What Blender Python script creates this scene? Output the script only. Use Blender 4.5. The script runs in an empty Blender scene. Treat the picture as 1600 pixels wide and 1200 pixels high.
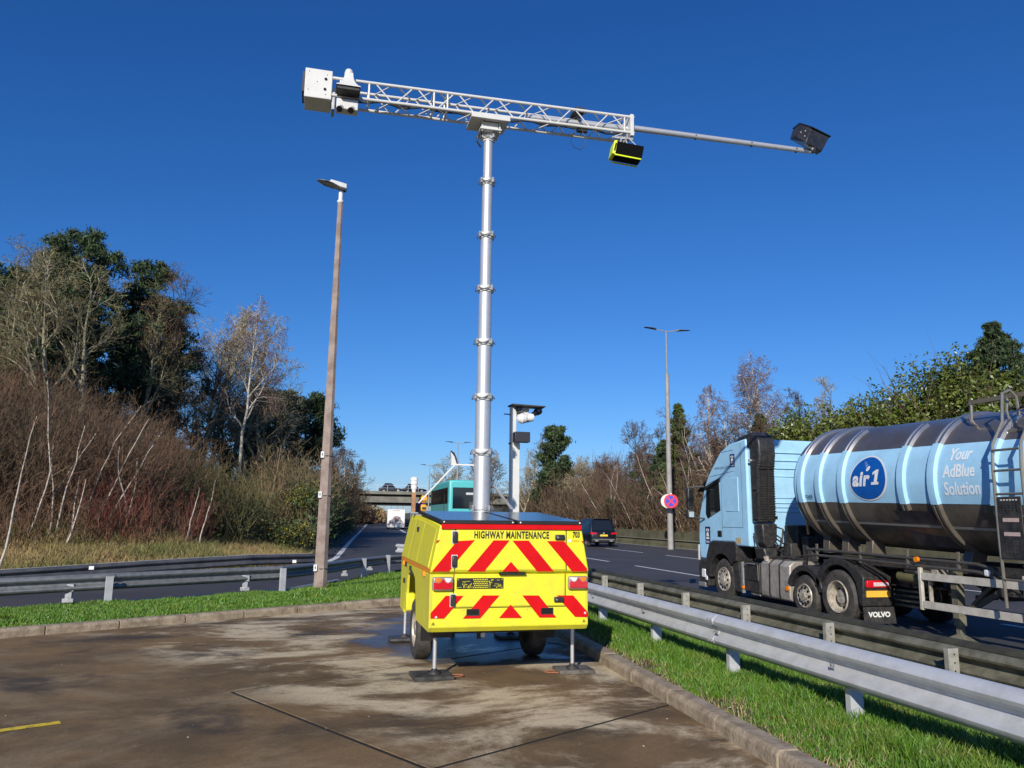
import bpy, bmesh, math, random
import numpy as np
from mathutils import Vector, Matrix

# ------------------------------------------------------------------ camera
S = bpy.context.scene
C = S.collection
F = 1202.0; EYE = 1.6
TH = math.atan(208 / F); ROLL = math.radians(0.715); PSI = 0.2469
_f0 = np.array([math.sin(PSI), math.cos(PSI), 0]); _r0 = np.array([math.cos(PSI), -math.sin(PSI), 0]); _u0 = np.array([0, 0, 1.])
FW = _f0 * math.cos(TH) + _u0 * math.sin(TH); UP = _u0 * math.cos(TH) - _f0 * math.sin(TH)
RT = math.cos(ROLL) * _r0 + math.sin(ROLL) * UP; UP = -math.sin(ROLL) * _r0 + math.cos(ROLL) * UP
cam = bpy.data.cameras.new('camera'); co = bpy.data.objects.new('camera', cam); C.objects.link(co)
cam.sensor_width = 36; cam.lens = F / 1600 * 36; cam.clip_start = .05; cam.clip_end = 8000
co.matrix_world = Matrix(((RT[0], UP[0], -FW[0], 0), (RT[1], UP[1], -FW[1], 0), (RT[2], UP[2], -FW[2], EYE), (0, 0, 0, 1)))
S.camera = co

# ------------------------------------------------------------------ light
SUN = Vector((-.54, -1.04, .554)).normalized()          # towards the sun
elev = math.asin(SUN.z); azim = math.atan2(SUN.x, SUN.y)
w = bpy.data.worlds.new('World'); S.world = w; w.use_nodes = True
nt = w.node_tree; bg = nt.nodes['Background']
sky = nt.nodes.new('ShaderNodeTexSky'); sky.sky_type = 'NISHITA'; sky.sun_disc = False
sky.sun_elevation = elev; sky.sun_rotation = azim; sky.air_density = 1.0; sky.dust_density = .25; sky.ozone_density = 3.2
sky.altitude = 0
sep_ = nt.nodes.new('ShaderNodeSeparateColor'); cmb = nt.nodes.new('ShaderNodeCombineColor'); nt.links.new(sky.outputs[0], sep_.inputs[0])
for i_, (gain, pw) in enumerate(((.655, 1.46), (.80, 1.11), (1.22, .985))):      # a deeper, more saturated winter blue
    m1 = nt.nodes.new('ShaderNodeMath'); m1.operation = 'MULTIPLY'; m1.inputs[1].default_value = .092; nt.links.new(sep_.outputs[i_], m1.inputs[0])
    m2 = nt.nodes.new('ShaderNodeMath'); m2.operation = 'POWER'; m2.inputs[1].default_value = pw; nt.links.new(m1.outputs[0], m2.inputs[0])
    m3 = nt.nodes.new('ShaderNodeMath'); m3.operation = 'MULTIPLY'; m3.inputs[1].default_value = gain / .1; nt.links.new(m2.outputs[0], m3.inputs[0])
    nt.links.new(m3.outputs[0], cmb.inputs[i_])
nt.links.new(cmb.outputs[0], bg.inputs[0]); bg.inputs[1].default_value = .1
sl = bpy.data.lights.new('sun', 'SUN'); so = bpy.data.objects.new('sun', sl); C.objects.link(so)
sl.energy = 4.8; sl.angle = math.radians(.53); sl.color = (1, .93, .82)
so.rotation_euler = SUN.to_track_quat('Z', 'Y').to_euler()
S.view_settings.view_transform = 'Standard'; S.view_settings.look = 'None'
S.view_settings.exposure = 0; S.view_settings.gamma = 1; S.view_settings.use_curve_mapping = False
S.render.engine = 'CYCLES'
S.cycles.max_bounces = 6; S.cycles.transparent_max_bounces = 6

def aty(px, py, Y):
    d = FW + RT * (px - 800) / F - UP * (py - 600) / F
    return np.array([0, 0, EYE]) + d * (Y / d[1])
def atx(px, py, X):
    d = FW + RT * (px - 800) / F - UP * (py - 600) / F
    return np.array([0, 0, EYE]) + d * (X / d[0])
def dep(px, py, D):
    """point on the sight line at horizontal distance D"""
    d = FW + RT * (px - 800) / F - UP * (py - 600) / F
    return np.array([0, 0, EYE]) + d * (D / math.hypot(d[0], d[1]))

# ------------------------------------------------------------------ materials
def mat(name, col, rough=.6, metal=0, var=.12, scale=6, col2=None, bump=0, bscale=40, spec=.5, island=0, coat=0, c2amt=(.4, .62), sub=None):
    m = bpy.data.materials.new(name); m.use_nodes = True
    n = m.node_tree.nodes; L = m.node_tree.links; b = n['Principled BSDF']
    b.inputs['Roughness'].default_value = rough; b.inputs['Metallic'].default_value = metal
    b.inputs['Specular IOR Level'].default_value = spec
    if coat: b.inputs['Coat Weight'].default_value = coat; b.inputs['Coat Roughness'].default_value = .08
    tc = n.new('ShaderNodeTexCoord')
    no = n.new('ShaderNodeTexNoise'); no.inputs['Scale'].default_value = scale; no.inputs['Detail'].default_value = 6; no.inputs['Roughness'].default_value = .62
    L.new(tc.outputs['Object'], no.inputs['Vector'])
    mx = n.new('ShaderNodeMix'); mx.data_type = 'RGBA'
    c2 = col2 if col2 else tuple(c * (1 - var) for c in col)
    mx.inputs[6].default_value = (*col, 1); mx.inputs[7].default_value = (*c2, 1)
    mr = n.new('ShaderNodeMapRange'); mr.inputs[1].default_value = c2amt[0]; mr.inputs[2].default_value = c2amt[1]
    L.new(no.outputs[0], mr.inputs[0]); L.new(mr.outputs[0], mx.inputs[0])
    out = mx.outputs[2]
    if island:
        g = n.new('ShaderNodeNewGeometry'); hs = n.new('ShaderNodeHueSaturation')
        r1 = n.new('ShaderNodeMapRange'); r1.inputs[3].default_value = 1 - island; r1.inputs[4].default_value = 1 + island
        L.new(g.outputs['Random Per Island'], r1.inputs[0]); L.new(r1.outputs[0], hs.inputs['Value'])
        r2 = n.new('ShaderNodeMapRange'); r2.inputs[3].default_value = .5 - island * .05; r2.inputs[4].default_value = .5 + island * .04
        wn = n.new('ShaderNodeTexWhiteNoise'); wn.noise_dimensions = '1D'; L.new(g.outputs['Random Per Island'], wn.inputs['W'])
        L.new(wn.outputs[0], r2.inputs[0]); L.new(r2.outputs[0], hs.inputs['Hue'])
        L.new(out, hs.inputs['Color']); out = hs.outputs[0]
    L.new(out, b.inputs['Base Color'])
    if bump:
        nb = n.new('ShaderNodeTexNoise'); nb.inputs['Scale'].default_value = bscale; nb.inputs['Detail'].default_value = 5
        L.new(tc.outputs['Object'], nb.inputs['Vector'])
        bp = n.new('ShaderNodeBump'); bp.inputs['Strength'].default_value = bump; bp.inputs['Distance'].default_value = .02
        L.new(nb.outputs[0], bp.inputs['Height']); L.new(bp.outputs[0], b.inputs['Normal'])
        rr = n.new('ShaderNodeMapRange'); rr.inputs[3].default_value = max(.03, rough - .12); rr.inputs[4].default_value = min(1, rough + .12)
        L.new(no.outputs[0], rr.inputs[0]); L.new(rr.outputs[0], b.inputs['Roughness'])
    return m

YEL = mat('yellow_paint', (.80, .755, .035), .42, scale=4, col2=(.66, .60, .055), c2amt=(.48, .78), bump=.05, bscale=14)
YEL2 = mat('yellow_paint_shaded_side', (.70, .655, .05), .4, scale=3, col2=(.58, .53, .07), c2amt=(.45, .75), bump=.06, bscale=9)  # same yellow made duller: the flanks' grazing light is put into the colour
RED = mat('red_reflective_sheet', (.66, .004, .008), .55, var=.12, spec=.2)
BLK = mat('black_rubber', (.018, .018, .018), .55, var=.3, bump=.1)
BLKP = mat('black_plastic', (.022, .022, .024), .4, var=.3, scale=12, col2=(.045, .042, .038), bump=.05)
DARK = mat('dark_chassis', (.02, .02, .022), .6, var=.3, scale=8, col2=(.05, .045, .04), bump=.1)
VOID = mat('dark_interior', (.006, .006, .006), .9)
ORG = mat('orange_stripe', (.85, .3, .02), .4)
ALU = mat('aluminium', (.70, .70, .70), .42, .6, var=.12, scale=9, bump=.04)
ALUW = mat('pale_grey_powder_coat', (.66, .66, .63), .42, 0, var=.08, bump=.03)
WHT = mat('white_paint', (.8, .8, .78), .4, var=.08)
WHTL = mat('white_road_paint', (.75, .75, .73), .6, var=.3, scale=9, bump=.1, col2=(.45, .45, .44), c2amt=(.5, .75))
LIME = mat('lime_yellow_sheet', (.75, .9, .02), .4)
GLS = mat('dark_glass', (.012, .016, .018), .06, var=.1, spec=.8)
LENS = mat('camera_lens_glass', (.004, .004, .006), .03, spec=1)
ORN = mat('orange_lens', (.9, .25, .01), .15, coat=.5)
REDL = mat('red_lens', (.62, .008, .02), .15, coat=.5)
WHL = mat('white_lens', (.8, .8, .82), .1, coat=.5)
GALV = mat('galvanised_steel', (.42, .43, .44), .5, .55, scale=14, col2=(.30, .31, .32), bump=.12, bscale=25)
GALVL = mat('bright_galvanised_steel', (.64, .65, .66), .5, .3, scale=5, col2=(.53, .54, .54), bump=.06, bscale=25)
GALVD = mat('mossy_galvanised_steel', (.20, .19, .14), .7, .2, scale=4, col2=(.11, .105, .07), bump=.25, bscale=20)
PIN = mat('stained_post_steel', (.42, .41, .36), .6, .25, scale=10, col2=(.3, .29, .24), bump=.1)
LAMPC = mat('weathered_brown_concrete', (.36, .285, .24), .85, scale=3, col2=(.24, .18, .15), bump=.35, bscale=30)
LAMPG = mat('grey_lamp_column', (.34, .33, .31), .7, scale=3, var=.2, bump=.1)
KERB = mat('kerb_concrete', (.37, .30, .21), .9, scale=7, col2=(.22, .17, .115), bump=.5, bscale=35)
TRUCKB = mat('light_blue_truck_paint', (.38, .67, .89), .42, scale=2.5, col2=(.34, .59, .78), coat=.08)
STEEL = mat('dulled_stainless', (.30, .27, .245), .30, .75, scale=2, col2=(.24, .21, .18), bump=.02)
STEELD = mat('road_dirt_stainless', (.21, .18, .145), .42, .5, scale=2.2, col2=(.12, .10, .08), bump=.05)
STEELR = mat('polished_rib_steel', (.66, .62, .56), .28, .9, scale=3, var=.2)
RIM = mat('dusty_wheel_rim', (.55, .50, .42), .5, .3, scale=9, col2=(.3, .26, .2), bump=.1)
TYRE = mat('tyre_rubber', (.035, .033, .031), .75, scale=8, col2=(.075, .066, .055), bump=.3, bscale=60)
TANKF = mat('dusty_aluminium_tank', (.50, .46, .41), .45, .4, scale=5, col2=(.34, .3, .26), bump=.06)
LOGO = mat('logo_blue', (.005, .10, .42), .35)
NAVY = mat('navy_sticker', (.01, .02, .12), .4)
TEAL = mat('turquoise_bus_paint', (.10, .52, .52), .35, var=.08)
CONC = mat('bridge_concrete', (.22, .215, .18), .85, scale=.8, col2=(.15, .145, .12), bump=.2, bscale=6)
BARC = mat('mossy_barrier_concrete', (.135, .125, .07), .9, scale=1.1, col2=(.08, .075, .04), bump=.3, bscale=8)
BARK = mat('brown_bark', (.105, .078, .05), .9, scale=6, col2=(.06, .045, .03), bump=.4, bscale=20)
BARKL = mat('pale_lichened_bark', (.42, .38, .26), .9, scale=5, col2=(.19, .165, .1), bump=.3, bscale=20)
BIRCH = mat('white_birch_bark', (.54, .49, .41), .8, scale=9, col2=(.22, .17, .12), bump=.2, c2amt=(.52, .7))
TWIG = mat('brown_twigs', (.13, .088, .055), .9, island=.45, scale=.5, col2=(.09, .058, .035))
TWIGL = mat('pale_olive_twigs', (.36, .31, .19), .9, island=.4, scale=.5, col2=(.25, .21, .12))
TWIGE = mat('olive_fine_twigs', (.23, .20, .10), .9, island=.4, scale=.5, col2=(.15, .13, .065))
TWIGP = mat('purple_brown_birch_twigs', (.17, .105, .09), .9, island=.4, scale=.5)
TWIGR = mat('red_dogwood_stems', (.19, .050, .034), .8, island=.45, scale=.5, col2=(.15, .04, .025))
TWIGB = mat('red_brown_scrub', (.155, .088, .052), .9, island=.5, scale=.18, col2=(.10, .07, .04))
TWIGO = mat('olive_brown_scrub', (.15, .125, .05), .9, island=.5, scale=.2, col2=(.085, .08, .03))
NEED = mat('pine_needles', (.058, .096, .030), .7, island=.6, scale=.6, col2=(.028, .050, .020))
NEEDY = mat('bright_fir_needles', (.11, .15, .03), .7, island=.5, scale=.6, col2=(.03, .055, .015))
IVY = mat('ivy_leaves', (.06, .11, .02), .5, island=.5, scale=.7, col2=(.03, .055, .012))
LAUR = mat('glossy_laurel_leaves', (.13, .16, .028), .38, island=.55, scale=.45, col2=(.055, .085, .015))
GORS = mat('gorse_leaves', (.085, .105, .028), .7, island=.5, scale=.6, col2=(.045, .06, .02))
FLWR = mat('yellow_gorse_flowers', (.75, .55, .02), .6, island=.3)
GRS = mat('green_grass_blades', (.095, .205, .018), .5, island=.5, scale=2.4, col2=(.21, .25, .045), c2amt=(.52, .74))
GRSD = mat('dry_grass_blades', (.36, .26, .11), .8, island=.4, scale=.35, col2=(.17, .17, .05))
ROPE = mat('orange_rope', (.36, .14, .07), .9)

def concrete_mat():
    m = bpy.data.materials.new('stained_lay_by_concrete'); m.use_nodes = True
    n = m.node_tree.nodes; L = m.node_tree.links; b = n['Principled BSDF']
    tc = n.new('ShaderNodeTexCoord')
    def noise(sc, det, sx=1, sy=1, off=0, dist=0, rough=.6):
        mp = n.new('ShaderNodeMapping'); mp.inputs['Scale'].default_value = (sx, sy, 1); mp.inputs['Location'].default_value = (off, off * .7, 0)
        mp.inputs['Rotation'].default_value = (0, 0, -.25)
        L.new(tc.outputs['Object'], mp.inputs[0])
        t = n.new('ShaderNodeTexNoise'); t.inputs['Scale'].default_value = sc; t.inputs['Detail'].default_value = det
        t.inputs['Roughness'].default_value = rough; t.inputs['Distortion'].default_value = dist
        L.new(mp.outputs[0], t.inputs['Vector']); return t.outputs[0]
    def rng(v, a, bb, lo=0, hi=1):
        r = n.new('ShaderNodeMapRange'); r.interpolation_type = 'SMOOTHSTEP'
        for k, q in zip((1, 2, 3, 4), (a, bb, lo, hi)): r.inputs[k].default_value = q
        L.new(v, r.inputs[0]); return r.outputs[0]
    def mix(f, a, c):
        x = n.new('ShaderNodeMix'); x.data_type = 'RGBA'
        if isinstance(f, float): x.inputs[0].default_value = f
        else: L.new(f, x.inputs[0])
        for i, q in ((6, a), (7, c)):
            if isinstance(q, tuple): x.inputs[i].default_value = (*q, 1)
            else: L.new(q, x.inputs[i])
        return x.outputs[2]
    big = noise(.6, 8, .9, 1.3, 3.1, .4, .7); pale = noise(.66, 10, .85, 1.3, 11.3, .45, .72); fine = noise(38, 4); grit = noise(160, 2)
    damp = noise(.8, 9, .9, 1.25, 23.0, .3, .68)
    col = mix(rng(big, .38, .62), (.225, .145, .070), (.130, .088, .048))
    # pale dry patches mostly on the slabs to the right of the long joint
    sep = n.new('ShaderNodeSeparateXYZ'); L.new(tc.outputs['Object'], sep.inputs[0])
    ma = n.new('ShaderNodeMath'); ma.operation = 'MULTIPLY_ADD'; L.new(sep.outputs[0], ma.inputs[0]); ma.inputs[1].default_value = .87
    mb_ = n.new('ShaderNodeMath'); mb_.operation = 'MULTIPLY_ADD'; L.new(sep.outputs[1], mb_.inputs[0]); mb_.inputs[1].default_value = .494; L.new(ma.outputs[0], mb_.inputs[2])
    ma.inputs[2].default_value = 0
    right = rng(mb_.outputs[0], 2.9, 4.2)
    pm = n.new('ShaderNodeMath'); pm.operation = 'MULTIPLY'; L.new(rng(pale, .45, .60), pm.inputs[0])
    rr_ = rng(right, 0, 1, .16, 1.0); L.new(rr_, pm.inputs[1])
    col = mix(pm.outputs[0], col, (.62, .51, .34))
    # damp stain round the trailer's feet
    vd = n.new('ShaderNodeVectorMath'); vd.operation = 'DISTANCE'; mpw = n.new('ShaderNodeMapping'); mpw.inputs['Scale'].default_value = (1, .55, 0); L.new(tc.outputs['Object'], mpw.inputs[0]); L.new(mpw.outputs[0], vd.inputs[0]); vd.inputs[1].default_value = (1.9, 5.9, 0)
    wv = n.new('ShaderNodeMath'); wv.operation = 'MULTIPLY_ADD'; L.new(damp, wv.inputs[0]); wv.inputs[1].default_value = -2.2; L.new(vd.outputs['Value'], wv.inputs[2])
    wet = rng(wv.outputs[0], -.05, .35, 1, 0)
    dm = n.new('ShaderNodeMath'); dm.operation = 'MULTIPLY'; L.new(rng(damp, .53, .66), dm.inputs[0]); dm.inputs[1].default_value = .8
    dmx = n.new('ShaderNodeMath'); dmx.operation = 'MAXIMUM'; L.new(dm.outputs[0], dmx.inputs[0]); wm_ = n.new('ShaderNodeMath'); wm_.operation = 'MULTIPLY'; wm_.inputs[1].default_value = .8; L.new(wet, wm_.inputs[0]); L.new(wm_.outputs[0], dmx.inputs[1]); dm = dmx
    col = mix(dm.outputs[0], col, (.055, .044, .034))
    mot = noise(7, 6, 1, 1, 5.5, .2, .75); col = mix(rng(mot, .50, .75, 0, .35), col, (.075, .052, .033)); col = mix(rng(mot, .25, .42, .22, 0), col, (.5, .42, .3))
    gm = n.new('ShaderNodeMath'); gm.operation = 'MULTIPLY'; L.new(rng(fine, .35, .7), gm.inputs[0]); gm.inputs[1].default_value = .5
    col = mix(gm.outputs[0], col, mix(.45, col, (.05, .035, .02)))
    gg = n.new('ShaderNodeMath'); gg.operation = 'MULTIPLY'; L.new(rng(grit, .62, .75), gg.inputs[0]); gg.inputs[1].default_value = .35
    col = mix(gg.outputs[0], col, (.38, .32, .25))
    L.new(col, b.inputs['Base Color'])
    rgm = n.new('ShaderNodeMath'); rgm.operation = 'MULTIPLY_ADD'; L.new(wet, rgm.inputs[0]); rgm.inputs[1].default_value = -.55; L.new(rng(damp, .54, .72, .92, .55), rgm.inputs[2]); L.new(rgm.outputs[0], b.inputs['Roughness'])
    L.new(rng(wet, 0, 1, .2, .55), b.inputs['Specular IOR Level'])
    bp = n.new('ShaderNodeBump'); bp.inputs['Strength'].default_value = .45; bp.inputs['Distance'].default_value = .006
    ad = n.new('ShaderNodeMath'); L.new(fine, ad.inputs[0]); L.new(grit, ad.inputs[1]); L.new(ad.outputs[0], bp.inputs['Height']); L.new(bp.outputs[0], b.inputs['Normal'])
    return m
SLAB = concrete_mat()
TARM = mat('motorway_asphalt', (.050, .049, .055), .75, scale=.35, col2=(.066, .064, .068), bump=.35, bscale=60)
SOIL = mat('joint_dirt', (.010, .009, .008), .95)
GRND = mat('turf_and_soil', (.060, .072, .02), .95, scale=.9, col2=(.085, .056, .03), bump=.5, bscale=9)

# ------------------------------------------------------------------ mesh helpers
class MB:
    def __init__(s): s.v = []; s.f = []
    def add(s, vs, fs):
        o = len(s.v); s.v += [tuple(map(float, q)) for q in vs]; s.f += [tuple(i + o for i in q) for q in fs]; return s
    def box(s, x0, x1, y0, y1, z0, z1):
        x0, x1 = min(x0, x1), max(x0, x1); y0, y1 = min(y0, y1), max(y0, y1); z0, z1 = min(z0, z1), max(z0, z1)
        return s.add([(x0, y0, z0), (x1, y0, z0), (x1, y1, z0), (x0, y1, z0), (x0, y0, z1), (x1, y0, z1), (x1, y1, z1), (x0, y1, z1)],
                     [(0, 3, 2, 1), (4, 5, 6, 7), (0, 1, 5, 4), (1, 2, 6, 5), (2, 3, 7, 6), (3, 0, 4, 7)])
    def bar(s, p, q, wx, wz=None, up=(0, 0, 1)):
        wz = wz or wx; p = Vector(p); q = Vector(q); d = (q - p).normalized(); up = Vector(up)
        if abs(d.dot(up)) > .98: up = Vector((0, 1, 0))
        a = d.cross(up).normalized() * wx / 2; b = a.cross(d).normalized() * wz / 2
        v = [p - a - b, p + a - b, p + a + b, p - a + b, q - a - b, q + a - b, q + a + b, q - a + b]
        return s.add(v, [(0, 1, 2, 3), (7, 6, 5, 4), (0, 4, 5, 1), (1, 5, 6, 2), (2, 6, 7, 3), (3, 7, 4, 0)])
    def cyl(s, p, q, r0, r1=None, n=12, cap=True):
        r1 = r0 if r1 is None else r1; p = Vector(p); q = Vector(q); d = (q - p).normalized()
        u = d.orthogonal().normalized(); v = d.cross(u); vs = []
        for c, r in ((p, r0), (q, r1)):
            for i in range(n):
                a = 2 * math.pi * i / n; vs.append(c + (u * math.cos(a) + v * math.sin(a)) * r)
        fs = [(i, (i + 1) % n, n + (i + 1) % n, n + i) for i in range(n)]
        if cap: fs += [tuple(range(n - 1, -1, -1)), tuple(range(n, 2 * n))]
        return s.add(vs, fs)
    def tube(s, pts, r, n=8):
        pts = [Vector(p) for p in pts]; m = len(pts); vs = []; u = None
        for k, p in enumerate(pts):
            d = (pts[min(k + 1, m - 1)] - pts[max(k - 1, 0)]).normalized()
            u = d.orthogonal().normalized() if u is None else (u - d * u.dot(d)).normalized()
            v = d.cross(u); rr = r[k] if hasattr(r, '__len__') else r
            for i in range(n):
                a = 2 * math.pi * i / n; vs.append(p + (u * math.cos(a) + v * math.sin(a)) * rr)
        fs = [(k * n + i, k * n + (i + 1) % n, (k + 1) * n + (i + 1) % n, (k + 1) * n + i) for k in range(m - 1) for i in range(n)]
        fs += [tuple(range(n - 1, -1, -1)), tuple(range((m - 1) * n, m * n))]
        return s.add(vs, fs)
    def prism(s, poly, axis, a0, a1):
        """poly: 2D points; axis 'x': (y,z), 'y': (x,z), 'z': (x,y)"""
        n = len(poly)
        mk = {'x': lambda p, a: (a, p[0], p[1]), 'y': lambda p, a: (p[0], a, p[1]), 'z': lambda p, a: (p[0], p[1], a)}[axis]
        vs = [mk(p, a0) for p in poly] + [mk(p, a1) for p in poly]
        fs = [tuple(range(n - 1, -1, -1)), tuple(range(n, 2 * n))] + [(i, (i + 1) % n, n + (i + 1) % n, n + i) for i in range(n)]
        return s.add(vs, fs)
    def lathe(s, prof, c, axis='x', n=28):
        """prof: (r, a) pairs along the axis"""
        vs = []; c = Vector(c)
        for r, a in prof:
            for i in range(n):
                t = 2 * math.pi * i / n; q = (math.cos(t) * r, math.sin(t) * r)
                vs.append(c + Vector({'x': (a, q[0], q[1]), 'y': (q[0], a, q[1]), 'z': (q[0], q[1], a)}[axis]))
        m = len(prof)
        fs = [(k * n + i, k * n + (i + 1) % n, (k + 1) * n + (i + 1) % n, (k + 1) * n + i) for k in range(m - 1) for i in range(n)]
        return s.add(vs, fs)
    def hull(s, pts):
        bm = bmesh.new(); [bm.verts.new(p) for p in pts]
        r = bmesh.ops.convex_hull(bm, input=bm.verts)
        bmesh.ops.dissolve_limit(bm, angle_limit=.02, verts=bm.verts, edges=bm.edges)
        bm.verts.index_update()
        s.add([v.co[:] for v in bm.verts], [[v.index for v in f.verts] for f in bm.faces]); bm.free(); return s
    def build(s, name, m, parent=None, bevel=0, smooth=True, label=None, world=True, seg=2):
        me = bpy.data.meshes.new(name); off = root_loc(parent) if world else Vector()
        me.from_pydata([(a - off.x, b - off.y, c - off.z) for a, b, c in s.v], [], s.f)
        bm = bmesh.new(); bm.from_mesh(me); bmesh.ops.recalc_face_normals(bm, faces=bm.faces); bm.to_mesh(me); bm.free()
        me.materials.append(m)
        if smooth:
            me.polygons.foreach_set('use_smooth', [True] * len(me.polygons)); me.set_sharp_from_angle(angle=math.radians(38))
        o = bpy.data.objects.new(name, me); C.objects.link(o)
        if parent: o.parent = parent
        if bevel:
            bv = o.modifiers.new('bevel', 'BEVEL'); bv.width = bevel; bv.segments = seg; bv.limit_method = 'ANGLE'; bv.angle_limit = math.radians(35); bv.harden_normals = False
        if label: o['label'] = label
        return o
def root_loc(p):
    o = Vector()
    while p: o += p.location; p = p.parent
    return o
def tag(o, label=None, cat=None, group=None, kind=None):
    for k, v in (('label', label), ('category', cat), ('group', group), ('kind', kind)):
        if v: o[k] = v
    return o
def thing(name, label, cat, loc=(0, 0, 0), rz=0, group=None):
    o = bpy.data.objects.new(name, None); C.objects.link(o); o.location = loc; o.rotation_euler = (0, 0, rz); o.empty_display_size = .2
    return tag(o, label, cat, group)
def kids(o): return [c for c in bpy.data.objects if c.parent == o]
def copy_tree(o, parent=None):
    c = o.copy(); C.objects.link(c); c.parent = parent
    for k in kids(o): copy_tree(k, c)
    return c
def np_mesh(name, V, Q, m, parent=None, smooth=False, kind=None, world=True):
    """V (N,3) vertices, Q (M,k) faces of equal size"""
    V = np.asarray(V, float)
    if world and parent is not None: V = V - np.array(root_loc(parent))
    me = bpy.data.meshes.new(name); k = Q.shape[1]
    me.vertices.add(len(V)); me.vertices.foreach_set('co', V.astype(np.float32).ravel())
    me.loops.add(Q.size); me.loops.foreach_set('vertex_index', Q.astype(np.int32).ravel())
    me.polygons.add(len(Q)); me.polygons.foreach_set('loop_start', np.arange(0, Q.size, k, dtype=np.int32))
    me.polygons.foreach_set('use_smooth', np.full(len(Q), smooth)); me.update(calc_edges=True); me.materials.append(m)
    o = bpy.data.objects.new(name, me); C.objects.link(o)
    if parent: o.parent = parent
    if kind: o['kind'] = kind
    return o
def text(s, name, size, origin, ux, uy, m, parent, bold=0., shear=0., xs=1., align='LEFT', off=.003, wrap=None, spacing=1.):
    cu = bpy.data.curves.new('t', 'FONT'); cu.body = s; cu.size = size; cu.offset = bold; cu.shear = shear; cu.align_x = align; cu.space_character = spacing
    cu.resolution_u = 3; cu.extrude = 0
    t = bpy.data.objects.new('t', cu); C.objects.link(t)
    dg = bpy.context.evaluated_depsgraph_get(); me = bpy.data.meshes.new_from_object(t.evaluated_get(dg)); bpy.data.objects.remove(t)
    if wrap:
        bmt = bmesh.new(); bmt.from_mesh(me); bmesh.ops.triangulate(bmt, faces=bmt.faces)
        for _ in range(3):
            eds = [e for e in bmt.edges if e.calc_length() > size * .22]
            if eds: bmesh.ops.subdivide_edges(bmt, edges=eds, cuts=1); bmesh.ops.triangulate(bmt, faces=bmt.faces)
        bmt.to_mesh(me); bmt.free()
    ux = Vector(ux); uy = Vector(uy); nrm = ux.cross(uy).normalized(); o0 = Vector(origin); rl = root_loc(parent)
    for v in me.vertices:
        if wrap: v.co = wrap(v.co.x * xs, v.co.y) - rl
        else: v.co = o0 + ux * v.co.x * xs + uy * v.co.y + nrm * off - rl
    me.materials.clear(); me.materials.append(m); me.name = name
    o = bpy.data.objects.new(name, me); C.objects.link(o); o.parent = parent; return o

# ------------------------------------------------------------------ terrain
BD = np.array([.866, .5]); ND = np.array([-.5, .866]); K0 = np.array([1.6, 14.56])
def kerb_x(y): return 3.2 - .05 * (8.35 - y)
def sst(t): t = np.clip(t, 0, 1); return t * t * (3 - 2 * t)
def road_left(y): return .35 + .072 * (y - 37)
def road_right(y): return 24.9 + .078 * np.maximum(0, y - 62)
def _h(x, y):
    return (np.sin(x * 1.3 + y * .7) * np.sin(y * 1.1 - x * .5) + .5 * np.sin(x * 3.1 - y * 2.3) * np.sin(y * 2.7 + x * 1.9))
def T(x, y):
    x = np.asarray(x, float); y = np.asarray(y, float)
    s = (x - K0[0]) * ND[0] + (y - K0[1]) * ND[1]; kx = x - kerb_x(y)
    sA = 4.8 + 5.5 * sst((x + .9) / 3.4)
    nose = .035 - .40 * sst(np.maximum(np.clip(s, 0, None) / 9.5, (x - 4.4) / 1.9)) + .012 * _h(x * 2, y * 2)
    h = np.where(s > sA, -.41, nose); h = np.where(x > 6.2, -.41, h)
    inside = np.maximum(s, kx)                     # <0 in the lay-by
    ramp = sst((inside - .05) / .09); h = np.where(inside < .15, -.07 + (h + .07) * ramp, h)
    u = np.minimum(s - 11.9, road_left(y) - x)
    u = np.where(y > 15, u, s - 11.9)
    bank = -.42 + .16 * np.clip(u, 0, 4) + .40 * np.clip(u - 4, 0, 14) + .25 * np.clip(u / 6, 0, 1) * _h(x * .35, y * .35)
    h = np.where(u > 0, bank, h)
    v = x - road_right(y)
    h = np.where(v > 0, -.38 + .36 * np.clip(v - .6, 0, 14) + .25 * np.clip(v / 6, 0, 1) * _h(x * .3, y * .3), h)
    return h
def axis_coords(lo, hi, a, b, fine, mid=1.2, growth=1.18):
    c = list(np.arange(a, b, fine)); st = fine; p = c[-1]
    while p < hi: st = min(st * growth, mid if p < 170 else 25); p += st; c.append(p)
    st = fine; p = c[0]; pre = []
    while p > lo: st = min(st * growth, mid if p > -60 else 25); p -= st; pre.append(p)
    return np.array(pre[::-1] + c)
gx = axis_coords(-900, 1100, -5, 6.6, .06); gy = axis_coords(-200, 2500, 3, 17, .065)
GX, GY = np.meshgrid(gx, gy); GZ = T(GX, GY)
nx, ny = len(gx), len(gy)
idx = np.arange(nx * ny).reshape(ny, nx)
Q = np.stack([idx[:-1, :-1], idx[:-1, 1:], idx[1:, 1:], idx[1:, :-1]], -1).reshape(-1, 4)
g = np_mesh('ground', np.stack([GX, GY, GZ], -1).reshape(-1, 3), Q, GRND, smooth=True); tag(g, 'grassy ground with banks rising on both sides of the motorway', None, kind='structure')

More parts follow.
